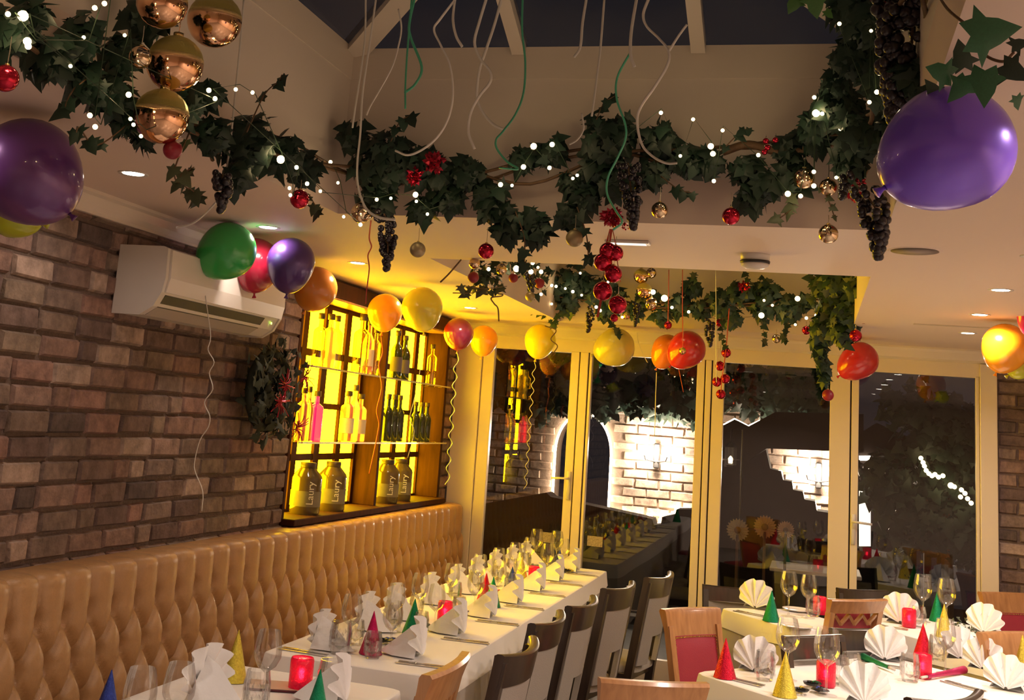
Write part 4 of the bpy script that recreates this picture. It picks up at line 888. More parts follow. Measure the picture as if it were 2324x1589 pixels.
# ------------------------------------------------------------------ tables
TZ = .75
def table(label, corners, drop=.10, under=.45, chamfer=.05, cloth_label=None, legs=True):
    """corners: 4 xy points anticlockwise; a cloth with short topper drop over a longer underlay"""
    C = np.array(corners, float); c0 = C.mean(0); t = thing('dining_table', label, 'table', (c0[0], c0[1], 0)); Q = C-c0
    def ins(d): return Q*(1-d/np.linalg.norm(Q, axis=1)[:, None])
    I = ins(.03)
    m = MB(); v = [(x, y, TZ-.035) for x, y in I]+[(x, y, TZ-.006) for x, y in I]; m.add(v, [(3, 2, 1, 0), (4, 5, 6, 7)]+[(i, (i+1) % 4, 4+(i+1) % 4, 4+i) for i in range(4)]); m.obj('tabletop', M_dark, t)
    J = ins(.14)
    for x, y in J: MB().lathe([(.022, 0), (.03, TZ-.04)], 10, (x, y, 0)).obj('leg', M_dark, t, smooth=True)
    def cloth(nm, lab, dz, flare, top, seed, mat=M_cloth):
        rs = np.random.default_rng(seed); n = 22; ring = []; nor = []
        for i in range(4):
            a, b = Q[i], Q[(i+1) % 4]; e = (b-a)/np.linalg.norm(b-a); L = np.linalg.norm(b-a); nn = np.array([e[1], -e[0]])
            for k in range(n):
                u = k/n; p = a+(b-a)*u; w_ = 1.0
                near = min(u, 1-u)*L; nc = nn
                if near < .05:
                    j = i if u < .5 else (i+1) % 4; pin = (c0*0-Q[j]); pin = pin/np.linalg.norm(pin); p = p+pin*(.05-near)*.45
                ring.append(p); nor.append(nn)
        N = len(ring); ring = np.array(ring); nor = np.array(nor); nor = (nor+np.roll(nor, 1, 0)+np.roll(nor, -1, 0)); nor /= np.linalg.norm(nor, axis=1)[:, None]
        v = [(0, 0, top)]; rows = [(-.02, top), (-.004, top), (.001, top-.003), (.004, top-.012), (.006+flare*.3, top-dz*.5), (.008+flare, top-dz)]
        ph = rs.uniform(0, 6.28)
        for k, (o_, z_) in enumerate(rows):
            for i in range(N):
                wv = (.5+.5*math.sin(i*.55+ph)+.4*math.sin(i*.23))*flare*.5*(k/5)**2 if k > 3 else 0
                q = ring[i]+nor[i]*(o_+wv); v.append((q[0], q[1], z_+(.006*math.sin(i*.3+ph) if k == 5 else 0)))
        f = [(0, 1+i, 1+(i+1) % N) for i in range(N)]
        for k in range(len(rows)-1):
            for i in range(N): f.append((1+k*N+i, 1+(k+1)*N+i, 1+(k+1)*N+(i+1) % N, 1+k*N+(i+1) % N))
        o = MB().add(v, f).obj(nm, mat, None, auto=40, loc=(c0[0], c0[1], 0), label=lab, cat='tablecloth'); return o
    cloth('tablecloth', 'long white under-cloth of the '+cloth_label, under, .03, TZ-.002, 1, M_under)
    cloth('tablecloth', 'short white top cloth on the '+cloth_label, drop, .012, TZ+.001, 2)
    return t
table('long banquet table under white cloths beside the leather banquette', [(-2.06, 4.69), (-1.345, 4.69), (-1.345, 8.80), (-2.06, 8.80)], cloth_label='long table beside the banquette')
table('small dining table nearest the camera beside the banquette', [(-2.10, 2.7), (-1.38, 2.7), (-1.38, 4.42), (-2.10, 4.42)], cloth_label='small table nearest the camera')
u2 = np.array([.636, -.772]); v2 = np.array([.772, .636])
a = np.array([-.50, 7.60]); table('square table by the doors with its side lit yellow', [a, a+u2*.66, a+u2*.66+v2*.50, a+v2*.50], cloth_label='square table with a yellow lit side')
a = np.array([.16, 7.80]); table('dining table at the right in front of the brick pier', [a, a+u2*1.30, a+u2*1.30+v2*.80, a+v2*.80], cloth_label='right hand table near the brick pier')
u3 = np.array([.743, -.669]); v3 = np.array([.60, .80])
a = np.array([-.46, 5.50]); table('large dining table at the lower right of the picture', [a, a+u3*1.25, a+u3*1.25+v3*1.36, a+v3*1.36], cloth_label='large lower right table')

# ------------------------------------------------------------------ chairs
def dark_chair(label, H=.93, W=.45):
    t = thing('dining_chair', label, 'chair'); sw = W/2
    def back_y(z): return .00-.12*max(0, (z-.45))/.45*0.6
    for s_ in (-1, 1):
        m = MB(); pts = [(s_*(sw-.02), .06, 0), (s_*(sw-.02), .01, .40), (s_*(sw-.02), back_y(.6), .6), (s_*(sw-.02), back_y(H), H-.03)]
        for a, b in zip(pts[:-1], pts[1:]):
            m.add([(a[0]-.018, a[1]-.022, a[2]), (a[0]+.018, a[1]-.022, a[2]), (a[0]+.018, a[1]+.022, a[2]), (a[0]-.018, a[1]+.022, a[2]), (b[0]-.018, b[1]-.022, b[2]), (b[0]+.018, b[1]-.022, b[2]), (b[0]+.018, b[1]+.022, b[2]), (b[0]-.018, b[1]+.022, b[2])], [(0, 1, 5, 4), (1, 2, 6, 5), (2, 3, 7, 6), (3, 0, 4, 7), (3, 2, 1, 0), (4, 5, 6, 7)])
        m.obj('rear_leg', M_dark, t)
        MB().lathe([(.016, 0), (.024, .40)], 4, (s_*(sw-.03), .42, 0)).obj('front_leg', M_dark, t)
    MB().bbox((-sw+.005, .02, .36), (sw-.005, .45, .41), .004).obj('seat_frame', M_dark, t)
    def seat(u, v):
        a = 2*PI*u; r = 1-0*v; x = math.copysign(abs(math.cos(a))**.45, math.cos(a))*(sw-.01); y = .22+math.copysign(abs(math.sin(a))**.45, math.sin(a))*.245
        k = [(.0, .47), (.55, .47), (.86, .465), (1, .44), (1, .41)][int(round(v*4))]; return (x*k[0], .22+(y-.22)*k[0], k[1])
    MB().grid(seat, 33, 5).obj('seat_pad', M_cream, t, smooth=True)
    n = 12
    def curve(x): return -.05*(1-(x/sw)**2)*1.0
    m = MB(); z0, z1 = H-.115, H
    def rail(u, v):
        x = -sw+W*u; 
        k = int(round(v*7)); prof = [(-.014, 0), (-.016, .5), (-.018, .95), (-.008, 1), (.008, 1), (.018, .95), (.016, .5), (.014, 0)][k]
        up = .012*(1-(x/sw)**2)*(-1); z = z0+(z1-z0)*prof[1]+(up if prof[1] > .4 else 0); return (x, back_y(z)+curve(x)*1.0+prof[0], z)
    m.grid(rail, n+1, 8); m.add([rail(0, k/7) for k in range(8)], [tuple(range(7, -1, -1))]).add([rail(1, k/7) for k in range(8)], [tuple(range(8))])
    m.obj('top_rail', M_dark, t, auto=40)
    # upholstered panel with a slot above the seat
    def pan(xa, xb, za, zb, nm):
        def fr(u, v):
            x = xa+(xb-xa)*u; z = za+(zb-za)*v; return (x, back_y(z)+curve(x)*.9-.013, z)
        def bk(u, v):
            x = xb-(xb-xa)*u; z = za+(zb-za)*v; return (x, back_y(z)+curve(x)*.9+.013, z)
        m2 = MB().grid(fr, 9, 4).grid(bk, 9, 4)
        m2.add([fr(0, 0), fr(1, 0), bk(0, 0), bk(1, 0)], [(0, 1, 2, 3)])
        m2.add([fr(0, 1), fr(1, 1), bk(0, 1), bk(1, 1)], [(3, 2, 1, 0)]); m2.add([fr(0, 0), bk(1, 0), bk(1, 1), fr(0, 1)], [(0, 1, 2, 3)]); m2.add([fr(1, 0), bk(0, 0), bk(0, 1), fr(1, 1)], [(3, 2, 1, 0)]); return m2.obj(nm, M_cream, t, auto=40)
    pan(-sw+.038, sw-.038, .60, z0+.004, 'back_pad')
    pan(-sw+.038, -sw+.15, .45, .60, 'lower_back_pad'); pan(sw-.15, sw-.038, .45, .60, 'lower_back_pad')
    MB().bbox((-sw+.03, -.008, .41), (sw-.03, .02, .45), .003).obj('lower_rail', M_dark, t)
    return t
def oak_chair(label, style, H=.92, W=.44):
    t = thing('dining_chair', label, 'chair'); sw = W/2
    def by(z): return -.10*max(0, z-.42)/.5
    for s_ in (-1, 1):
        m = MB(); pts = [(s_*(sw-.03), .05, 0), (s_*(sw-.03), .0, .42), (s_*(sw-.02), by(H-.07), H-.07)]
        for a, b in zip(pts[:-1], pts[1:]):
            m.add([(a[0]-.02, a[1]-.018, a[2]), (a[0]+.02, a[1]-.018, a[2]), (a[0]+.02, a[1]+.018, a[2]), (a[0]-.02, a[1]+.018, a[2]), (b[0]-.02, b[1]-.018, b[2]), (b[0]+.02, b[1]-.018, b[2]), (b[0]+.02, b[1]+.018, b[2]), (b[0]-.02, b[1]+.018, b[2])], [(0, 1, 5, 4), (1, 2, 6, 5), (2, 3, 7, 6), (3, 0, 4, 7), (3, 2, 1, 0), (4, 5, 6, 7)])
        m.obj('rear_leg', M_oak, t)
        MB().lathe([(.018, 0), (.026, .41)], 4, (s_*(sw-.03), .40, 0)).obj('front_leg', M_oak, t)
    MB().bbox((-sw+.005, .0, .37), (sw-.005, .43, .42), .004).obj('seat_frame', M_oak, t)
    MB().bbox((-sw+.012, .02, .42), (sw-.012, .425, .475), .02).obj('seat_pad', M_red, t, smooth=True)
    def cv(x): return -.02*(1-(x/sw)**2)
    z0 = H-(.115 if style != 'zigzag' else .075)
    def rail(u, v):
        x = (-1+2*u)*(sw+.018*max(0, v if v < .5 else 1-v)); k = int(round(v*7)); pr = [(-.013, 0), (-.018, .55), (-.024, .9), (-.014, 1), (.014, 1), (.02, .9), (.016, .55), (.013, 0)][k]
        z = z0+(H-z0)*pr[1]; return ((-1+2*u)*(sw+.014*pr[1]), by(z)+cv(x)+pr[0]-.006*pr[1], z)
    m = MB().grid(rail, 13, 8); m.add([rail(0, k/7) for k in range(8)], [tuple(range(7, -1, -1))]).add([rail(1, k/7) for k in range(8)], [tuple(range(8))]).obj('top_rail', M_oak, t, auto=50)
    if style == 'pad':
        za, zb = .50, z0; xa = sw-.045
        def f(sg):
            def g(u, v):
                x = (-1+2*u)*xa; z = za+(zb-za)*v; bul = .012*(1-abs(2*u-1)**4)*(1-abs(2*v-1)**4); return (x*sg, by(z)+cv(x)+sg*(-.012-bul) if sg > 0 else by(z)+cv(x)+.012+bul, z)
            return g
        MB().grid(f(1), 12, 10).grid(f(-1), 12, 10).obj('back_pad', M_red, t, smooth=True)
        nail = MB().lathe([(.0001, .0035), (.003, .003), (.0045, 0)], 6, caps=False)
        m = MB()
        for s_ in (-1, 1):
            for k in range(24):
                for sg in (-1, 1):
                    z = za+.01+(zb-za-.02)*k/23; x = s_*(xa-.004); m.box((x-.003, by(z)+cv(x)+sg*.016-.004, z-.003), (x+.003, by(z)+cv(x)+sg*.016+.004, z+.003))
        for k in range(28):
            for sg in (-1, 1):
                x = -xa+2*xa*k/27; z = zb-.006; m.box((x-.003, by(z)+cv(x)+sg*.016-.004, z-.003), (x+.003, by(z)+cv(x)+sg*.016+.004, z+.003))
        m.obj('nail_trim', M_brass, t, kind='stuff')
        MB().bbox((-sw+.04, -.01, .455), (sw-.04, .01, .50), .003).obj('lower_rail', M_oak, t)
    else:
        za, zb = .56, z0-.01; MB().bbox((-sw+.04, by(.53)-.012, .52), (sw-.04, by(.53)+.012, .56), .003).obj('lower_rail', M_oak, t)
        MB().bbox((-sw+.045, by(.7)+.004, .56), (sw-.045, by(.7)+.010, z0), .002).obj('red_panel', M_red, t)
        if style == 'zigzag':
            n = 3; m = MB(); xs = np.linspace(-sw+.05, sw-.05, 2*n+1); za = zb-.13
            for k in range(2*n):
                a = (xs[k], zb if k % 2 == 0 else za+.08); b = (xs[k+1], zb if k % 2 else za+.08)
                m.tube([(a[0], by(a[1])-.008, a[1]), (b[0], by(b[1])-.008, b[1])], .012, 4)
            m.box((-sw+.04, by(.6)-.014, za), (sw-.04, by(.6)-.002, za+.085)); m.obj('zigzag_splat', M_oak, t)
        else:
            for k in range(7):
                x = -sw+.055+(W-.11)*k/6; MB().add([(x-.011, by(za)-.016, za), (x+.011, by(za)-.016, za), (x+.011, by(za)-.002, za), (x-.011, by(za)-.002, za), (x-.011, by(zb)-.016, zb+.02), (x+.011, by(zb)-.016, zb+.02), (x+.011, by(zb)-.002, zb+.02), (x-.011, by(zb)-.002, zb+.02)], [(0, 1, 5, 4), (1, 2, 6, 5), (2, 3, 7, 6), (3, 0, 4, 7), (3, 2, 1, 0), (4, 5, 6, 7)]).obj('slat', M_oak, t)
    return t
def put(t, x, y, deg, sx=1.0): t.location = (x, y, 0); t.rotation_euler.z = math.radians(deg); t.scale.x = sx
dc0 = dark_chair('dark framed chair with cream back pad, nearest the camera along the long table'); put(dc0, -1.085, 4.56, 88, 1.03)
DCS = [((-1.13, 5.30), 87, 'dark framed chair with cream back pad, second from the camera along the long table'), ((-1.09, 5.90), 86, 'dark framed chair with cream back pad, third from the camera along the long table'), ((-1.03, 6.66), 80, 'dark framed chair with cream back pad, fourth from the camera along the long table'), ((-.90, 7.34), 80, 'dark framed chair with cream back pad, furthest of the long table row by the glass')]
for (x, y), dg, lab in DCS: dup(dc0, (x, y, 0), math.radians(dg), lab, 'dark chairs along the long table')
dc0['group'] = 'dark chairs along the long table'
def zpt(px, py, z): p = atz(px, py, z); return p
def bymid(p): return p
for (px, py, deg, sx, lab) in ((1959, 1426, 221, .85, 'dark chair back standing between the lower right table and the zigzag oak chair'), (1958, 1337, 209, .75, 'dark chair behind the zigzag oak chair, close to the glass door'), (1668, 1332, 195, .9, 'dark chair behind the yellow lit table at the far side'), (1848, 1442, 225, .8, 'shaded dark and grey chair back left of the black one behind the lower right table'), (2141, 1572, 53, .95, 'black curved chair back rising from the bottom edge at the lower right')):
    p = atz(px, py, .93 if px > 2100 else .80 if px < 1700 else .88); f = np.array([-math.sin(math.radians(deg)), math.cos(math.radians(deg))]); q = p[:2]+f*.07
    d = dup(dc0, (q[0], q[1], 0), math.radians(deg), lab, 'dark chairs at the right hand tables'); d.scale = (sx, 1, 1 if px > 2100 else .86 if px < 1700 else .946)
o1 = oak_chair('oak chair with slatted back at the small table nearest the camera', 'slats'); put(o1, -1.25, 4.12, 90, 1.0)
o2 = oak_chair('oak chair with nail-trimmed red back pad at the bottom edge, top rail nearest the camera', 'pad')
p = (atz(1355, 1535, .92)+atz(1592, 1546, .92))/2; put(o2, p[0]-.03, p[1]+.08, 26, .80)
o3 = oak_chair('oak chair with red leather back pad facing the lower right table', 'pad'); p = (atz(1517, 1385, .92)+atz(1637, 1380, .92))/2; put(o3, p[0]+.06, p[1]-.06, 232, .80)
o4 = oak_chair('oak chair with zigzag carved splat between the right hand tables', 'zigzag'); p = (atz(1876, 1358, .92)+atz(2001, 1358, .92))/2; put(o4, p[0]-.06, p[1]+.06, 46, .92)
for (px, py, deg, sx, lab) in ((2322, 1352, 215, 1.0, 'oak chair with red pad and yellow lit rail in front of the brick pier'), (2345, 1445, 222, 1.0, 'oak chair with red pad at the right edge, lower of the two there')):
    p = atz(px, py, .92); put(dup(o3, (0, 0, 0), 0, lab), p[0], p[1], deg, sx)

# ------------------------------------------------------------------ tableware
def napkin_mesh(seed):
    rs = np.random.default_rng(seed); m = MB(); n = 41; v = []; K = 6
    for i in range(n):
        t = i/(n-1); a = math.radians(-66+132*t); ph = t*K*2*PI; dz = .013*math.cos(ph); r = .132*(1-.40*(2*t-1)**2)*(1+.045*abs(math.sin(ph/2))+.04*math.sin(3*t+seed))
        for q in (.08, .35, .7, 1.0): v.append((dz*q*1.2-.02*q*q, q*r*math.sin(a)*(1.0+.1*q), .004+q*r*math.cos(a)))
    m.add(v, [(i*4+k, (i+1)*4+k, (i+1)*4+k+1, i*4+k+1) for i in range(n-1) for k in range(3)])
    T = [(-.012, 0, .112), (-.055, 0, .095), (-.16, 0, .006), (-.012, .065, .004), (-.012, -.065, .004), (-.10, .05, .004), (-.10, -.05, .004)]
    m.add(T, [(0, 1, 5, 3), (1, 2, 5), (0, 4, 6, 1), (1, 6, 2), (3, 5, 2, 6, 4)])
    me = m.mesh('folded_cloth', M_nap, True); me.set_sharp_from_angle(angle=math.radians(45)); return me
NM = [napkin_mesh(i) for i in range(4)]; nk = [0]
def napkin(x, y, deg, label, s=1.0, group=None):
    o = mk('napkin', NM[nk[0] % 4], None, (x, y, TZ+.003), label, 'napkin', group); nk[0] += 1; o.rotation_euler.z = math.radians(deg); o.scale = (s,)*3; return o
GL = None
WINE = MB().lathe([(.034, 0), (.034, .002), (.006, .006), (.0035, .02), (.0035, .085), (.010, .092), (.028, .105), (.040, .130), (.041, .150), (.036, .185), (.031, .205)], 22, caps=False).mesh('glass_bowl', M_glass, True)
TUMB = MB().lathe([(.0001, .003), (.026, .003), (.028, .0), (.031, .02), (.036, .07), (.035, .105), (.033, .105), (.033, .07), (.027, .015), (.0001, .012)], 20, caps=False).mesh('tumbler', M_glass, True)
M_cut = pm('cut glass', (.9, .85, .8), .08, trans=.9, bump=.9, bscale=120)
CUT = MB().lathe([(.0001, .004), (.026, .004), (.028, 0), (.034, .03), (.036, .07), (.031, .10), (.029, .10), (.033, .07), (.031, .03), (.0001, .012)], 14, caps=False).mesh('cut_tumbler', M_glass)
def diamonds():
    m = MB(); 
    for r_ in range(4):
        for k in range(14):
            a = 2*PI*(k+.5*(r_ % 2))/14; z = .022+.014*r_; r = .0355
            q = lambda da, dz: (r*math.cos(a+da), r*math.sin(a+da), z+dz)
            m.add([q(-.17, 0), q(0, -.010), q(.17, 0), q(0, .010), ((r+.002)*math.cos(a), (r+.002)*math.sin(a), z)], [(0, 1, 4), (1, 2, 4), (2, 3, 4), (3, 0, 4)])
    return m.mesh('cut_pattern', M_glass)
CUTP = diamonds()
def wine(x, y, label, s=1.0): o = mk('wine_glass', WINE, None, (x, y, TZ+.002), label, 'wine glass', 'stemmed wine glasses'); o.scale = (s,)*3; return o
def tumbler(x, y, label, s=1.0):
    o = mk('tumbler', CUT, None, (x, y, TZ+.002), label, 'tumbler', 'cut glass tumblers'); mk('cut_pattern', CUTP, o); o.scale = (s,)*3; return o
M_candle = pm('red candle glass', (.75, .01, .07), .12, trans=.55, emit=(1, .01, .08), es=.06, bump=.4, bscale=150)  # faint self-glow put into the glass, in place of flame light inside it
def candle(x, y, label, s=1.0, lit=1.0):
    t = thing('candle_holder', label, 'candle holder', (x, y, TZ+.002)); t.scale = (s,)*3
    MB().lathe([(.0001, .004), (.033, .002), (.036, .006), (.036, .086), (.033, .094), (.031, .094), (.034, .086), (.034, .008), (.0001, .006)], 22, caps=False).obj('red_glass', M_candle, t, smooth=True)
    MB().lathe([(.019, .008), (.019, .024)], 12).obj('tealight', M_white, t)
    MB().lathe([(.0001, .026), (.006, .034), (.005, .044), (.0001, .060)], 8, caps=False).obj('flame', emat('candle flame', (1, .75, .35), 60, False), t, smooth=True)
    l = bpy.data.lights.new('candle_light', 'POINT'); l.energy = .30*lit; l.color = (1, .62, .35); l.shadow_soft_size = .008
    o = bpy.data.objects.new('candle_light', l); COL.objects.link(o); o.parent = t; o.location = (0, 0, .052)
def foil(name, col): return pm(name, col, .28, metal=.75, var=.5, bscale=300, bump=.5)
HC = {'red': foil('red foil', (.62, .01, .04)), 'green': foil('green foil', (.01, .24, .11)), 'gold': foil('gold foil', (.85, .60, .08)), 'blue': foil('blue foil', (.04, .07, .36)), 'magenta': foil('magenta foil', (.55, .01, .12))}
def hat(x, y, c_, label, h=.16, r=.047, seam=None):
    t = thing('party_hat', label, 'party hat', (x, y, TZ+.003))
    MB().lathe([(r, 0), (r*.52, h*.5), (.0012, h)], 28, caps=False).obj('cone', HC[c_], t, smooth=True)
    a = math.radians(200); m = MB().tube([(r*1.01*math.cos(a), r*1.01*math.sin(a), 0), (.001, 0, h)], .0015, 4); m.obj('seam', HC[c_], t)
def bow(x, y, c1, label):
    t = thing('party_blower', label, 'party blower', (x, y, TZ+.004)); a = random.uniform(0, 6.28); m = MB()
    m.lathe([(.008, 0), (.012, .02), (.004, .05)], 10, M=Matrix.Rotation(a, 4, 'Z') @ Matrix.Rotation(PI/2, 4, 'Y') @ Matrix.Translation((-.012, 0, 0)))
    m.obj('mouthpiece', HC[c1], t, smooth=True)
    q = MB(); P = [(math.cos(th+a)*.006*(1+th*.35)+.0, -.02+math.sin(th+a)*.006*(1+th*.35), .014) for th in np.linspace(0, 14, 40)]; q.tube(P, .0035, 4, flat=2.5).obj('paper_coil', M_black, t)
KN = MB().add([(-.009, -.11, 0), (.009, -.11, 0), (.008, 0, 0), (-.008, 0, 0), (-.010, .10, 0), (.004, .11, 0), (-.009, -.11, .003), (.009, -.11, .003), (.008, 0, .003), (-.008, 0, .003), (-.010, .10, .002), (.004, .11, .002)], [(6, 7, 8, 9), (9, 8, 11, 10), (0, 3, 2, 1), (3, 4, 5, 2), (0, 1, 7, 6), (1, 2, 8, 7), (2, 5, 11, 8), (5, 4, 10, 11), (4, 3, 9, 10), (3, 0, 6, 9)]).mesh('knife', M_steel)
fm = MB().bbox((-.007, -.10, 0), (.007, .03, .003), .001).bbox((-.012, .03, .001), (.012, .06, .004), .001)
for k in range(4): fm.box((-.012+.0065*k, .06, .001), (-.009+.0065*k, .10, .004))
FK = fm.mesh('fork', M_steel)
def cutlery(x, y, deg, where):
    k = mk('knife', KN, None, (x, y, TZ+.003), 'steel knife '+where, 'knife'); k.rotation_euler.z = math.radians(deg)
    c_, s_ = math.cos(math.radians(deg)), math.sin(math.radians(deg)); f = mk('fork', FK, None, (x+c_*.035, y+s_*.035, TZ+.003), 'steel fork '+where, 'fork'); f.rotation_euler.z = math.radians(deg+3)
PLT = MB().lathe([(.0001, .004), (.055, .004), (.085, .012), (.088, .014), (.086, .010), (.055, 0), (.0001, 0)], 28, caps=False).mesh('side_plate', pm('white china', (.82, .80, .78), .15), True)
# long table
RY = [5.01, 5.64, 6.22, 6.81, 7.40, 7.97, 8.55]
for i, y in enumerate(RY):
    napkin(-1.50, y, 4, 'white fan-folded napkin on the chair side of the long table, %s from the camera end' % ordw[i], 1.12)
    cutlery(-1.45, y-.16, 95, 'at the chair side of the long table, %s from the camera' % ordw[i])
LY = [4.93, 5.47, 5.85, 6.43, 6.94, 7.38, 7.82, 8.28, 8.70]
for i, y in enumerate(LY):
    napkin(-1.93, y, 172, 'white fan-folded napkin on the banquette side of the long table, %s from the camera end' % ordw[i], 1.12)
    if i % 2 == 0: cutlery(-1.93, y-.15, 85, 'at the banquette side of the long table, %s from the camera' % ordw[i])
rs = random.Random(4)
for i, y in enumerate(RY):
    wine(-1.62+rs.uniform(-.02, .02), y-.02, 'stemmed wine glass on the long table, chair side, %s from the camera end' % ordw[i], rs.uniform(1.0, 1.08))
    tumbler(-1.66+rs.uniform(-.02, .02), y-.14, 'cut glass tumbler on the long table, chair side, %s from the camera end' % ordw[i])
for i, y in enumerate(LY[:8]):
    wine(-1.80+rs.uniform(-.02, .02), y+.02, 'stemmed wine glass on the long table, banquette side, %s from the camera end' % ordw[i], rs.uniform(1.0, 1.08))
    tumbler(-1.83+rs.uniform(-.02, .02), y+.15, 'cut glass tumbler on the long table, banquette side, %s from the camera end' % ordw[i])
wine(-1.84, 8.72, 'left one of two stemmed glasses at the far end of the long table', 1.15); wine(-1.70, 8.74, 'right one of two stemmed glasses at the far end of the long table', 1.15)
tumbler(-1.80, 4.86, 'cut glass tumbler left of the magenta hat at the camera end of the long table', 1.25)
for px, py, c_, l_, h in ((841, 1486, 'magenta', 'magenta foil party hat at the camera end of the long table', .165), (936, 1440, 'green', 'dark green foil party hat behind a tumbler on the long table', .15), (1100, 1368, 'red', 'red foil party hat beside a green one, middle of the long table', .15), (1116, 1378, 'green', 'green foil party hat beside a red one, middle of the long table', .15), (1182, 1322, 'gold', 'yellow gold foil party hat near the far candle on the long table', .15), (1268, 1298, 'blue', 'blue foil party hat at the far end of the long table', .14), (1160, 1340, 'blue', 'small blue foil hat left of the yellow gold one', .13)):
    p = atz(px, py, TZ); hat(p[0], p[1], c_, l_, h)
for px, py, l_ in ((1008, 1412, 'red candle holder in the middle of the long table'), (1211, 1322, 'red candle holder near the far end of the long table')):
    p = atz(px, py, TZ); candle(p[0], p[1], l_)
for i, (px, py, c_) in enumerate(((870, 1462, 'blue'), (900, 1462, 'blue'), (965, 1425, 'green'), (1060, 1395, 'magenta'), (1140, 1350, 'magenta'), (1285, 1300, 'gold'))):
    p = atz(px, py, TZ); bow(p[0], p[1], c_, 'rolled party blower lying on the long table, %s from the camera end' % ordw[i])
# near table
p = atz(452, 1592, TZ); napkin(p[0], p[1], 165, 'large white fan-folded napkin on the small table nearest the camera', 1.25); p = atz(800, 1600, TZ); napkin(p[0]-.02, p[1]-.02, 8, 'white fan-folded napkin at the bottom edge left of the oak slatted chair', 1.15)
for px, py, c_, l_, h in ((530, 1548, 'gold', 'gold foil party hat on the small table nearest the camera', .17), (237, 1655, 'blue', 'blue foil party hat at the bottom left', .16), (715, 1655, 'green', 'green foil party hat in front of the glowing red candle at the bottom', .17)):
    p = atz(px, py, TZ); hat(p[0], p[1], c_, l_, h)
p = atz(680, 1568, TZ); candle(p[0], p[1], 'glowing red candle holder on the small table nearest the camera', 1.15, 1.6)
for px, py, l_ in ((596, 1600, 'large stemmed wine glass between the gold hat and the glowing candle'), (300, 1722, 'stemmed wine glass at the bottom left beside the blue hat'), (390, 1705, 'stemmed wine glass at the bottom edge in front of the large napkin')):
    p = atz(px, py, TZ); wine(p[0], p[1], l_, 1.12)
for px, py, l_ in ((578, 1612, 'cut glass tumbler beside the large stemmed glass, bottom left'), (745, 1583, 'cut glass tumbler lit pink by the glowing candle')):
    p = atz(px, py, TZ); tumbler(p[0], p[1], l_, 1.2)
p = atz(625, 1562, TZ); bk = thing('menu_card', 'dark covered menu card lying open on the small near table', 'menu', (p[0], p[1], TZ+.003), math.radians(20)); MB().bbox((-.10, -.07, 0), (.10, .07, .006), .001).obj('cover', pm('menu cover', (.10, .01, .02), .4), bk); MB().bbox((-.095, -.065, .006), (.095, .065, .008), .0005).obj('page', pm('menu page', (.6, .42, .3), .7), bk)
# right hand tables
NAPS = ((1713, 1384, 250, 'white fan-folded napkin on the yellow lit square table'), (1712, 1528, 265, 'white fan-folded napkin next to the red hat on the lower right table'), (2008, 1502, 262, 'white fan-folded napkin beside the green horn on the lower right table'), (2043, 1418, 262, 'white fan-folded napkin behind the red candle on the table by the pier'), (2232, 1440, 240, 'upper white fan-folded napkin at the right end of the table by the pier'), (2230, 1524, 250, 'white fan-folded napkin in the middle right of the lower table'), (2180, 1500, 300, 'white fan-folded napkin just left of the middle right one'), (1962, 1602, 265, 'white fan-folded napkin at the bottom edge of the lower right table'), (2283, 1570, 250, 'white fan-folded napkin at the lower right corner of the picture'))
for px, py, dg, l_ in NAPS: p = atz(px, py, TZ); napkin(p[0], p[1], dg, l_, 1.08 if py > 1450 else 1.2)
for px, py, c_, l_, h in ((1645, 1540, 'red', 'red foil party hat at the left corner of the lower right table', .155), (1781, 1582, 'gold', 'gold foil party hat near the bottom edge of the lower right table', .165), (1750, 1411, 'green', 'green foil party hat on the yellow lit square table', .16), (2127, 1411, 'green', 'green foil party hat behind a wine glass near the pier', .17), (2143, 1447, 'gold', 'gold foil party hat at the front of the table by the pier', .17), (2095, 1490, 'red', 'small red foil party hat behind the middle candle', .15), (2322, 1530, 'gold', 'gold foil party hat cut by the right edge of the picture', .17)):
    p = atz(px, py, TZ); hat(p[0], p[1], c_, l_, h)
for px, py, l_ in ((1874, 1560, 'red candle holder behind the tall wine glass, lower right table'), (2094, 1540, 'red candle holder in the middle of the lower right table'), (2063, 1425, 'red candle holder at the front of the table by the pier'), (1860, 1396, 'red candle holder on the square table left of the zigzag chair')):
    p = atz(px, py, TZ); candle(p[0], p[1], l_, 1.08)
for px, py, l_, s in ((1789, 1400, 'round wine glass, left of the pair on the yellow lit table', 1.2), (1834, 1404, 'round wine glass, right of the pair on the yellow lit table', 1.15), (1786, 1545, 'faint wine glass above the gold hat, lower right table', 1.2), (1875, 1580, 'tall wine glass in front of a red candle, lower right table', 1.25), (2094, 1412, 'wine glass left of the green hat near the pier', 1.3), (2148, 1424, 'wine glass right of the green hat near the pier', 1.3), (2145, 1530, 'wine glass standing just right of the middle candle', 1.15)):
    p = atz(px, py, TZ); wine(p[0], p[1], l_, s)
for px, py, l_ in ((1735, 1545, 'cut glass tumbler beside the napkin next to the red hat'), (1905, 1556, 'cut glass tumbler glowing pink right of the red candle'), (1932, 1548, 'cut glass tumbler, right one of two by the red candle'), (2065, 1548, 'cut glass tumbler left of the middle candle'), (2128, 1500, 'cut glass tumbler right of the small red hat'), (2085, 1425, 'cut glass tumbler right of the front candle near the pier'), (1845, 1400, 'cut glass tumbler left of the candle on the square table')):
    p = atz(px, py, TZ); tumbler(p[0], p[1], l_, 1.15)
p = atz(1810, 1388, TZ); mk('side_plate', PLT, None, (p[0], p[1], TZ+.002), 'white china side plate under the glasses on the square table', 'plate')
p = atz(1775, 1428, TZ); mk('side_plate', PLT, None, (p[0]+.07, p[1]+.1, TZ+.002), 'white china side plate in front of the green hat on the square table', 'plate')
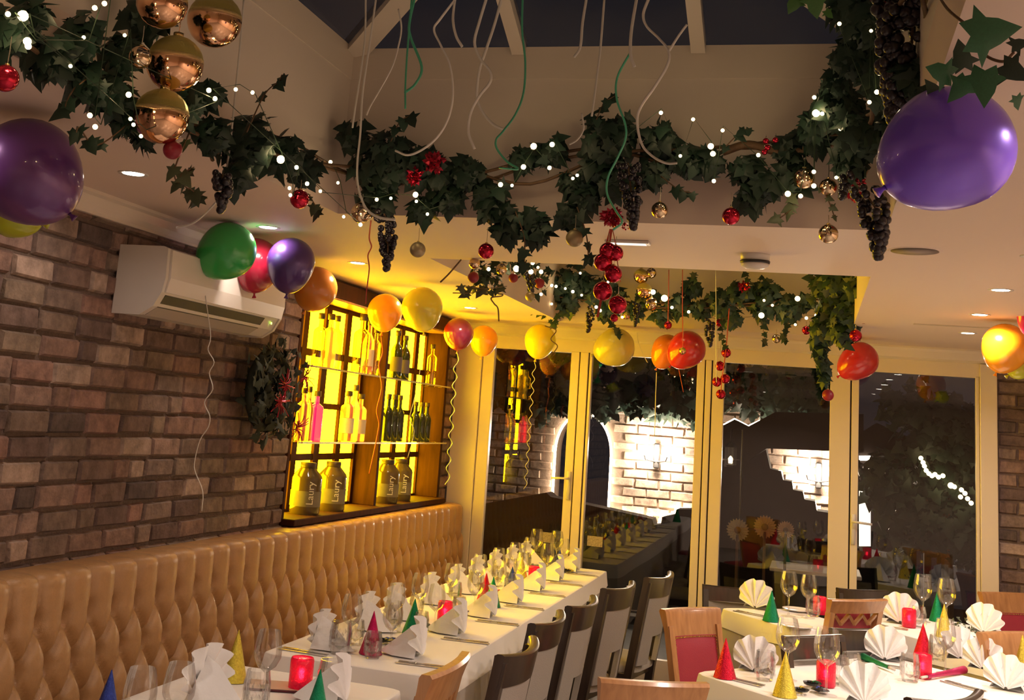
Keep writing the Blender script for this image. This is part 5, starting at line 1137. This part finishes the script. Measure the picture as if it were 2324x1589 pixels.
def horn(px, py, qx, qy, c_, label):
    a = atz(px, py, TZ); b = atz(qx, qy, TZ); d = b-a; L = np.linalg.norm(d); t = thing('party_horn', label, 'party horn', a+[0, 0, .018]); M = rotm(tuple(d), (0, 0, 1))
    MB().lathe([(.006, .0), (.006, .05)], 12, M=M).obj('mouthpiece', M_white, t, smooth=True); MB().lathe([(.008, .05), (.012, L*.6), (.017, L*.95), (.018, L), (.015, L), (.011, L*.6)], 16, M=M, caps=False).obj('paper_cone', HC[c_], t, smooth=True)
horn(2092, 1548, 2188, 1530, 'magenta', 'magenta paper party horn beside the middle candle'); horn(2030, 1530, 1958, 1500, 'green', 'dark green paper party horn left of the tumblers')
for px, py, c_, l_ in ((1840, 1560, 'green', 'dark party blower right of the gold hat on the lower table'), (1815, 1575, 'gold', 'gold party blower beside the gold hat'), (1862, 1572, 'blue', 'black and blue party blower in front of the candle')):
    p = atz(px, py, TZ); bow(p[0], p[1], c_, l_)
p = atz(2175, 1445, TZ); gp = thing('table_greenery', 'pale sprig of table greenery right of the gold hat near the pier', 'greenery', p)
for i in range(40):
    q = np.array([random.gauss(0, .035), random.gauss(0, .035), abs(random.gauss(.04, .025))]); mk('leaf', IVYV[i % 3], gp, M=Matrix.Translation(q) @ rotm((random.gauss(0, 1), -1, random.gauss(0, 1)), (random.gauss(0, 1), 0, 1)) @ Matrix.Scale(.018, 4))
for (px, py, dg, wh) in ((1675, 1548, 60, 'left of the napkin beside the red hat'), (1700, 1395, 60, 'left of the green hat on the square table'), (1990, 1510, 70, 'under the green horn'), (2180, 1560, 45, 'in front of the magenta horn'), (2250, 1600, 40, 'at the lower right corner'), (2015, 1425, 70, 'left of the napkin near the pier'), (2240, 1455, 60, 'at the right end near the pier'), (1690, 1500, 70, 'at the far edge behind the napkin')):
    if (px, py) != (1690, 1500): p = atz(px, py, TZ); cutlery(p[0], p[1], dg, wh)

# ------------------------------------------------------------------ courtyard outside
struct('ground', MB().box((-8, YB, -.12), (8, 16, -.02)), pm('patio stone', (.05, .045, .04), .6, var=.4))
YW = 12.5
def px2w(pts, y=YW): return [aty(a, b, y) for a, b in pts]
gw = thing('garden_wall', 'pale floodlit brick garden wall with an arched opening seen through the doors', 'wall', (0, YW, 0))
# wall slab in pieces round the arch
ax0, ax1, az = -2.50, -1.93, 1.84
m = MB()
m.box((-5, .02, 0), (ax0, .3, 3.0)).box((ax1, .02, 0), (.24, .3, 3.0)).box((ax0, .02, 1.9), (ax1, .3, 3.0))
arch = []
n = 10; cxm = (ax0+ax1)/2; hwid = (ax1-ax0)/2
for sgn in (-1, 1):
    for k in range(n):
        a0_, a1_ = k/n, (k+1)/n
        xa = sgn*hwid*math.cos(a0_*PI/2); xb = sgn*hwid*math.cos(a1_*PI/2); za = 1.45+.42*math.sin(a0_*PI/2); zb = 1.45+.42*math.sin(a1_*PI/2)
        m.add([(cxm+sgn*hwid, .02, za), (cxm+xa, .02, za), (cxm+xb, .02, zb), (cxm+sgn*hwid, .02, zb), (cxm+sgn*hwid, .3, za), (cxm+xa, .3, za), (cxm+xb, .3, zb), (cxm+sgn*hwid, .3, zb)], [(0, 1, 2, 3), (7, 6, 5, 4), (1, 5, 6, 2)])
m.obj('wall_core', M_wmortar, gw)
PB = [brickmesh(.228, .076, .02, 80+i, M_wbrick, 'x') for i in range(5)]; cnt = 0
for r in range(26):
    z = .30+.087*r; x = -3.35+(.119 if r % 2 else 0)
    while x < .02:
        inarch = False
        for xx in (x, x+.226):
            if ax0-.0 < xx < ax1 and z < 1.87: inarch = True
        if x < ax0 and x+.226 > ax1: inarch = True
        if z < .80 and x > -1.0: inarch = True
        if not inarch and cnt < 300 and z > .75 and z < 2.02: mk('brick', rb.choice(PB), gw, (x+rb.uniform(-.004, .004), .02+rb.uniform(-.004, .006), z)); cnt += 1
        x += .238
M_led = emat('warm led strip', (1.0, .74, .48), 26)
def led(label, pts, y, r=.012):
    P = px2w(pts, y); t = thing('led_strip', label, 'light strip', P[0]); MB().tube([p-P[0] for p in P], r, 6).obj('glowing_tube', M_led, t, smooth=True)
def archpts(s): 
    P = [(cxm+s*hwid, .95)]+[(cxm+s*hwid*math.cos(a), 1.45+.40*math.sin(a)) for a in np.linspace(0, PI/2*.85, 9)]; return P
for s, lab in ((-1, 'glowing light strip up the left side of the garden arch'), (1, 'glowing light strip up the right side of the garden arch')):
    P = [np.array([x, YW-.02, z]) for x, z in archpts(s)]; t = thing('led_strip', lab, 'light strip', P[0]); MB().tube([p-P[0] for p in P], .012, 6).obj('glowing_tube', M_led, t, smooth=True)
led('glowing light strip along the foot of the bright garden wall', [(1385, 1156), (1425, 1163), (1430, 1170), (1480, 1173), (1484, 1188), (1497, 1188), (1500, 1170), (1530, 1166), (1533, 1154), (1567, 1154)], YW-.05)
def walllamp(px, py, lab, w_, y=YW-.15):
    p = aty(px, py, y); t = thing('wall_lamp', lab, 'wall lamp', p)
    MB().bbox((-.03, .06, -.12), (.03, .13, .12), .01).tube([(0, .07, -.06), (-.10, .0, -.04), (-.11, 0, .0)], .008, 6).tube([(0, .07, -.06), (.10, .0, -.04), (.11, 0, .0)], .008, 6).obj('bracket', M_black, t)
    for s in (-1, 1): MB().lathe(sphere_prof(.045, 8), 14, (s*.11, 0, .045), caps=False).obj('globe', emat('lamp globe', (1, .82, .6), 40), t, smooth=True)
    l = bpy.data.lights.new('wall_lamp_light', 'POINT'); l.energy = w_; l.color = (1, .80, .58); l.shadow_soft_size = .05
    o = bpy.data.objects.new('wall_lamp_light', l); COL.objects.link(o); o.parent = t; o.location = (0, -.02, .03)
walllamp(1488, 1035, 'glaring twin globe wall lamp on the garden wall seen through the second door', 60)
walllamp(1858, 1080, 'glaring wall lamp beyond the stepped wall seen through the third door', 70)
# dark things in front of the wall
M_silhouette = pm('silhouette black', (.012, .011, .012), .95, spec=.1, var=.4)  # shade put into the colour: near-black for courtyard silhouettes and a dark reflection
def slab(name, label, cat, pts, y, th, mat, parts=None):
    P = px2w(pts, y); base = P[0].copy(); t = thing(name, label, cat, base); n = len(P)
    v = [p-base for p in P]+[p-base+np.array([0, th, 0]) for p in P]
    MB().add(v, [tuple(range(n)), tuple(range(2*n-1, n-1, -1))]+[(i, n+i, n+(i+1) % n, (i+1) % n) for i in range(n)]).obj(parts or 'body', mat, t); return t
slab('garden_canopy', 'dark canopy roof in the courtyard below the bright gable', 'canopy', [(1600, 1010), (1640, 966), (1667, 952), (1698, 968), (1760, 935), (1960, 940), (1960, 1027), (1740, 1018), (1700, 1045), (1620, 1040)], 11.2, .5, M_silhouette, 'roof')
slab('stepped_planter', 'dark stepped planter wall in front of the bright garden wall', 'planter', [(1600, 1045), (1700, 1045), (1738, 1020), (1748, 1064), (1772, 1070), (1777, 1090), (1797, 1093), (1800, 1112), (1822, 1116), (1826, 1134), (1850, 1138), (1854, 1160), (1888, 1165), (1888, 1480), (1600, 1462)], 11.4, .4, M_silhouette, 'masonry')
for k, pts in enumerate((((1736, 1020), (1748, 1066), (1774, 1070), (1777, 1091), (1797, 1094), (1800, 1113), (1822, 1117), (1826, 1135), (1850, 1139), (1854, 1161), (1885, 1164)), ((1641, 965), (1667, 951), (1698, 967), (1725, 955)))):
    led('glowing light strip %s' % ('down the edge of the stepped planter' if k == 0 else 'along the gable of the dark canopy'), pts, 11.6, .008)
slab('reflection_slab', 'dark slab below the arch standing in for a dark reflection in the glass', 'reflection stand-in', [(1000, 1360), (1060, 1150), (1240, 1118), (1250, 1128), (1388, 1158), (1425, 1166), (1480, 1178), (1484, 1192), (1500, 1190), (1503, 1174), (1532, 1168), (1536, 1156), (1600, 1156), (1600, 1392), (1000, 1365)], 12.0, .3, M_silhouette, 'body')  # dark slab put in for the dark reflection low in the panes
gi = garland('ivy_hedge', 'dark ivy spilling over the top of the garden wall', [(aty(x, y, 12.3), .30, 1.5) for x, y in ((1180, 880), (1230, 900), (1300, 890), (1370, 900), (1440, 880), (1500, 900), (1560, 910), (1660, 868), (1730, 890), (1600, 872), (1120, 860), (1800, 905), (1860, 915), (1780, 860), (1880, 870), (1160, 830), (1300, 840), (1450, 830), (1560, 840))], 260, 3200, .09, seed=21, sq=.5)
SHRUB = garland('garden_shrub', 'tall dark shrub outside the right hand door', [(aty(x, y, 11.0), .28, 1.3) for x, y in ((2110, 1000), (2160, 960), (2180, 1060), (2130, 1090), (2190, 1140), (2200, 1010), (2060, 930), (2020, 1090), (2190, 1230), (2140, 1200), (2060, 1180))], 240, 1500, .09, seed=22)
lt = thing('garden_lantern', 'small lit hanging lantern outside the third door', 'lantern', aty(1658, 1035, 10.6))
MB().lathe([(.05, -.09), (.055, -.08), (.055, -.07)], 6).lathe([(.055, .07), (.03, .10), (.0001, .12)], 6).obj('cap_and_base', M_black, lt); MB().lathe([(.05, -.07), (.05, .07)], 6, caps=False).obj('glass_case', M_glass, lt); MB().lathe([(.015, -.06), (.018, -.02), (.003, .0)], 8).obj('candle', emat('lantern glow', (1, .75, .45), 8), lt)
MB().tube([(.09, 0, -(aty(1658, 1035, 10.6)[2])), (.09, 0, .22), (0, 0, .22), (0, 0, .12)], .008, 5).obj('post', M_black, lt)
slab('dark_backdrop', 'dark slab added behind the lit doorway outside the right hand door', 'backdrop', [(1915, 1010), (1990, 960), (2080, 1000), (2080, 1470), (1915, 1465)], 12.27, .5, M_silhouette)  # added dark slab: backs the glowing doorway and strip and darkens the view
for k_, (xa_, lab_) in enumerate(((2148, 'grey garden post left of the shrub stems'), (2105, 'thin grey garden post nearer the door handle'))):
    p_ = aty(xa_, 1200, 11.6); t_ = thing('garden_post', lab_, 'post', (p_[0], p_[1], -.02)); MB().bbox((-.03, -.03, 0), (.03, .03, 2.1), .004).obj('shaft', pm('weathered post', (.10, .095, .09), .8), t_)
slab('lit_doorway', 'narrow lit doorway outside beside the right hand door handle', 'doorway', [(1955, 1100), (1968, 1112), (1976, 1160), (1976, 1236), (1976, 1240), (1950, 1240), (1950, 1110)], 12.2, .05, emat('lit doorway glow', (1, .85, .62), 2.2), 'glow_panel')
led('short glowing light strip behind the right hand door', [(1950, 1040), (1976, 1040)], 12.25, .022)
MB().tube([aty(2150, 1130, 11.0), aty(2150, 1130, 11.0)*np.array([1, 1, 0])], .05, 8).obj('trunk', M_vine, SHRUB)
fairy('fairy lights wound in the shrub outside the right hand door', [(2090, 1040), (2095, 1050), (2098, 1058), (2102, 1068), (2108, 1075), (2115, 1080), (2122, 1077), (2130, 1083), (2140, 1080), (2158, 1102, 1.3), (2166, 1105), (2182, 1112), (2190, 1120), (2180, 1128), (2196, 1132), (2204, 1142)], pyp(10.7), .018)
for i, (px, py, r, c_) in enumerate(((1674, 1203, 26, (.36, .30, .22)), (1736, 1196, 26, (.42, .27, .16)), (1783, 1203, 20, (.40, .25, .15)))):
    p = aty(px, py, 10.4); R_ = msz(r, p); t = thing('paper_flower', 'pale ruffled round flower head outside, %s of three from the left' % ordw[i], 'flower', p); m = MB(); q = pm('flower petal %d' % i, c_, .8)
    for rr, nn_ in ((1.0, 22), (.72, 18), (.45, 12)):
        for k in range(nn_):
            a = 2*PI*k/nn_; d = np.array([math.cos(a), 0, math.sin(a)]); s = np.array([-math.sin(a), 0, math.cos(a)])*R_*.13; yy = np.array([0, -R_*.35*(1-rr), 0])
            m.add([d*R_*.2+yy, d*R_*rr*.8+s+yy, d*R_*rr+yy+[0, .01, 0], d*R_*rr*.8-s+yy], [(0, 1, 2, 3)])
    m.obj('petals', q, t); MB().lathe(sphere_prof(R_*.3, 6), 10, (0, -R_*.2, 0), caps=False).obj('flower_centre', pm('flower centre', (.2, .12, .06), .8), t, smooth=True); MB().tube([(0, 0, 0), (0, .02, -p[2]-.02)], .012, 5).obj('stem', M_vine, t)
tb = thing('garden_table', 'outdoor table with a pale lit top seen through the third door', 'table', aty(1850, 1290, 10.8)*np.array([1, 1, 0])); zt_ = aty(1850, 1290, 10.8)[2]
MB().bbox((-.35, -.3, zt_-.03), (.35, .3, zt_), .005).obj('tabletop', pm('stone top', (.6, .52, .42), .5), tb); MB().lathe([(.16, 0), (.03, .05), (.03, zt_-.03)], 12).obj('pedestal', M_black, tb, smooth=True)
l = bpy.data.lights.new('garden_lamp', 'SPOT'); l.energy = 14; l.color = (1, .8, .6); l.spot_size = 1.0; o = bpy.data.objects.new('garden_lamp', l); COL.objects.link(o); o.location = tuple(aty(1850, 1290, 10.8)+np.array([.1, .1, 1.3]))
# cards stuck on the glass
for px, py, lab in ((1241, 1220, 'small printed card on the inside of the first door pane'), (1350, 1229, 'small printed card on the inside of the second door pane')):
    p = aty(px, py, 9.022); t = thing('printed_card', lab, 'card', p); MB().box((-.055, 0, -.035), (.055, .003, .035)).obj('card', pm('printed card', (.32, .26, .2), .6, var=.9, bscale=260), t)

GROUPS = {'bottle': 'bottles and jugs in the display cabinet', 'balloon': 'balloons under the ceiling', 'bauble': 'baubles hanging in the garlands', 'grapes': 'artificial grape bunches in the garlands', 'streamer': 'curling ribbon streamers', 'napkin': 'fan-folded napkins on the tables', 'knife': 'knives on the tables', 'fork': 'forks on the tables', 'party hat': 'foil party hats on the tables', 'candle holder': 'red candle holders on the tables', 'downlight': 'round ceiling downlights', 'garland': 'ivy garlands round the roof openings', 'party blower': 'party blowers on the tables', 'fairy lights': 'fairy light strings', 'tablecloth': 'tablecloths', 'table': 'dining tables', 'party horn': 'party horns', 'light strip': 'garden light strips', 'flower': 'paper flowers outside', 'wall lamp': 'garden wall lamps', 'card': 'cards on the door glass', 'plate': 'side plates', 'decoration': 'tinsel flowers and stars'}
for o in COL.objects:
    if o.parent is None and o.get('category') in GROUPS and not o.get('group'): o['group'] = GROUPS[o['category']]
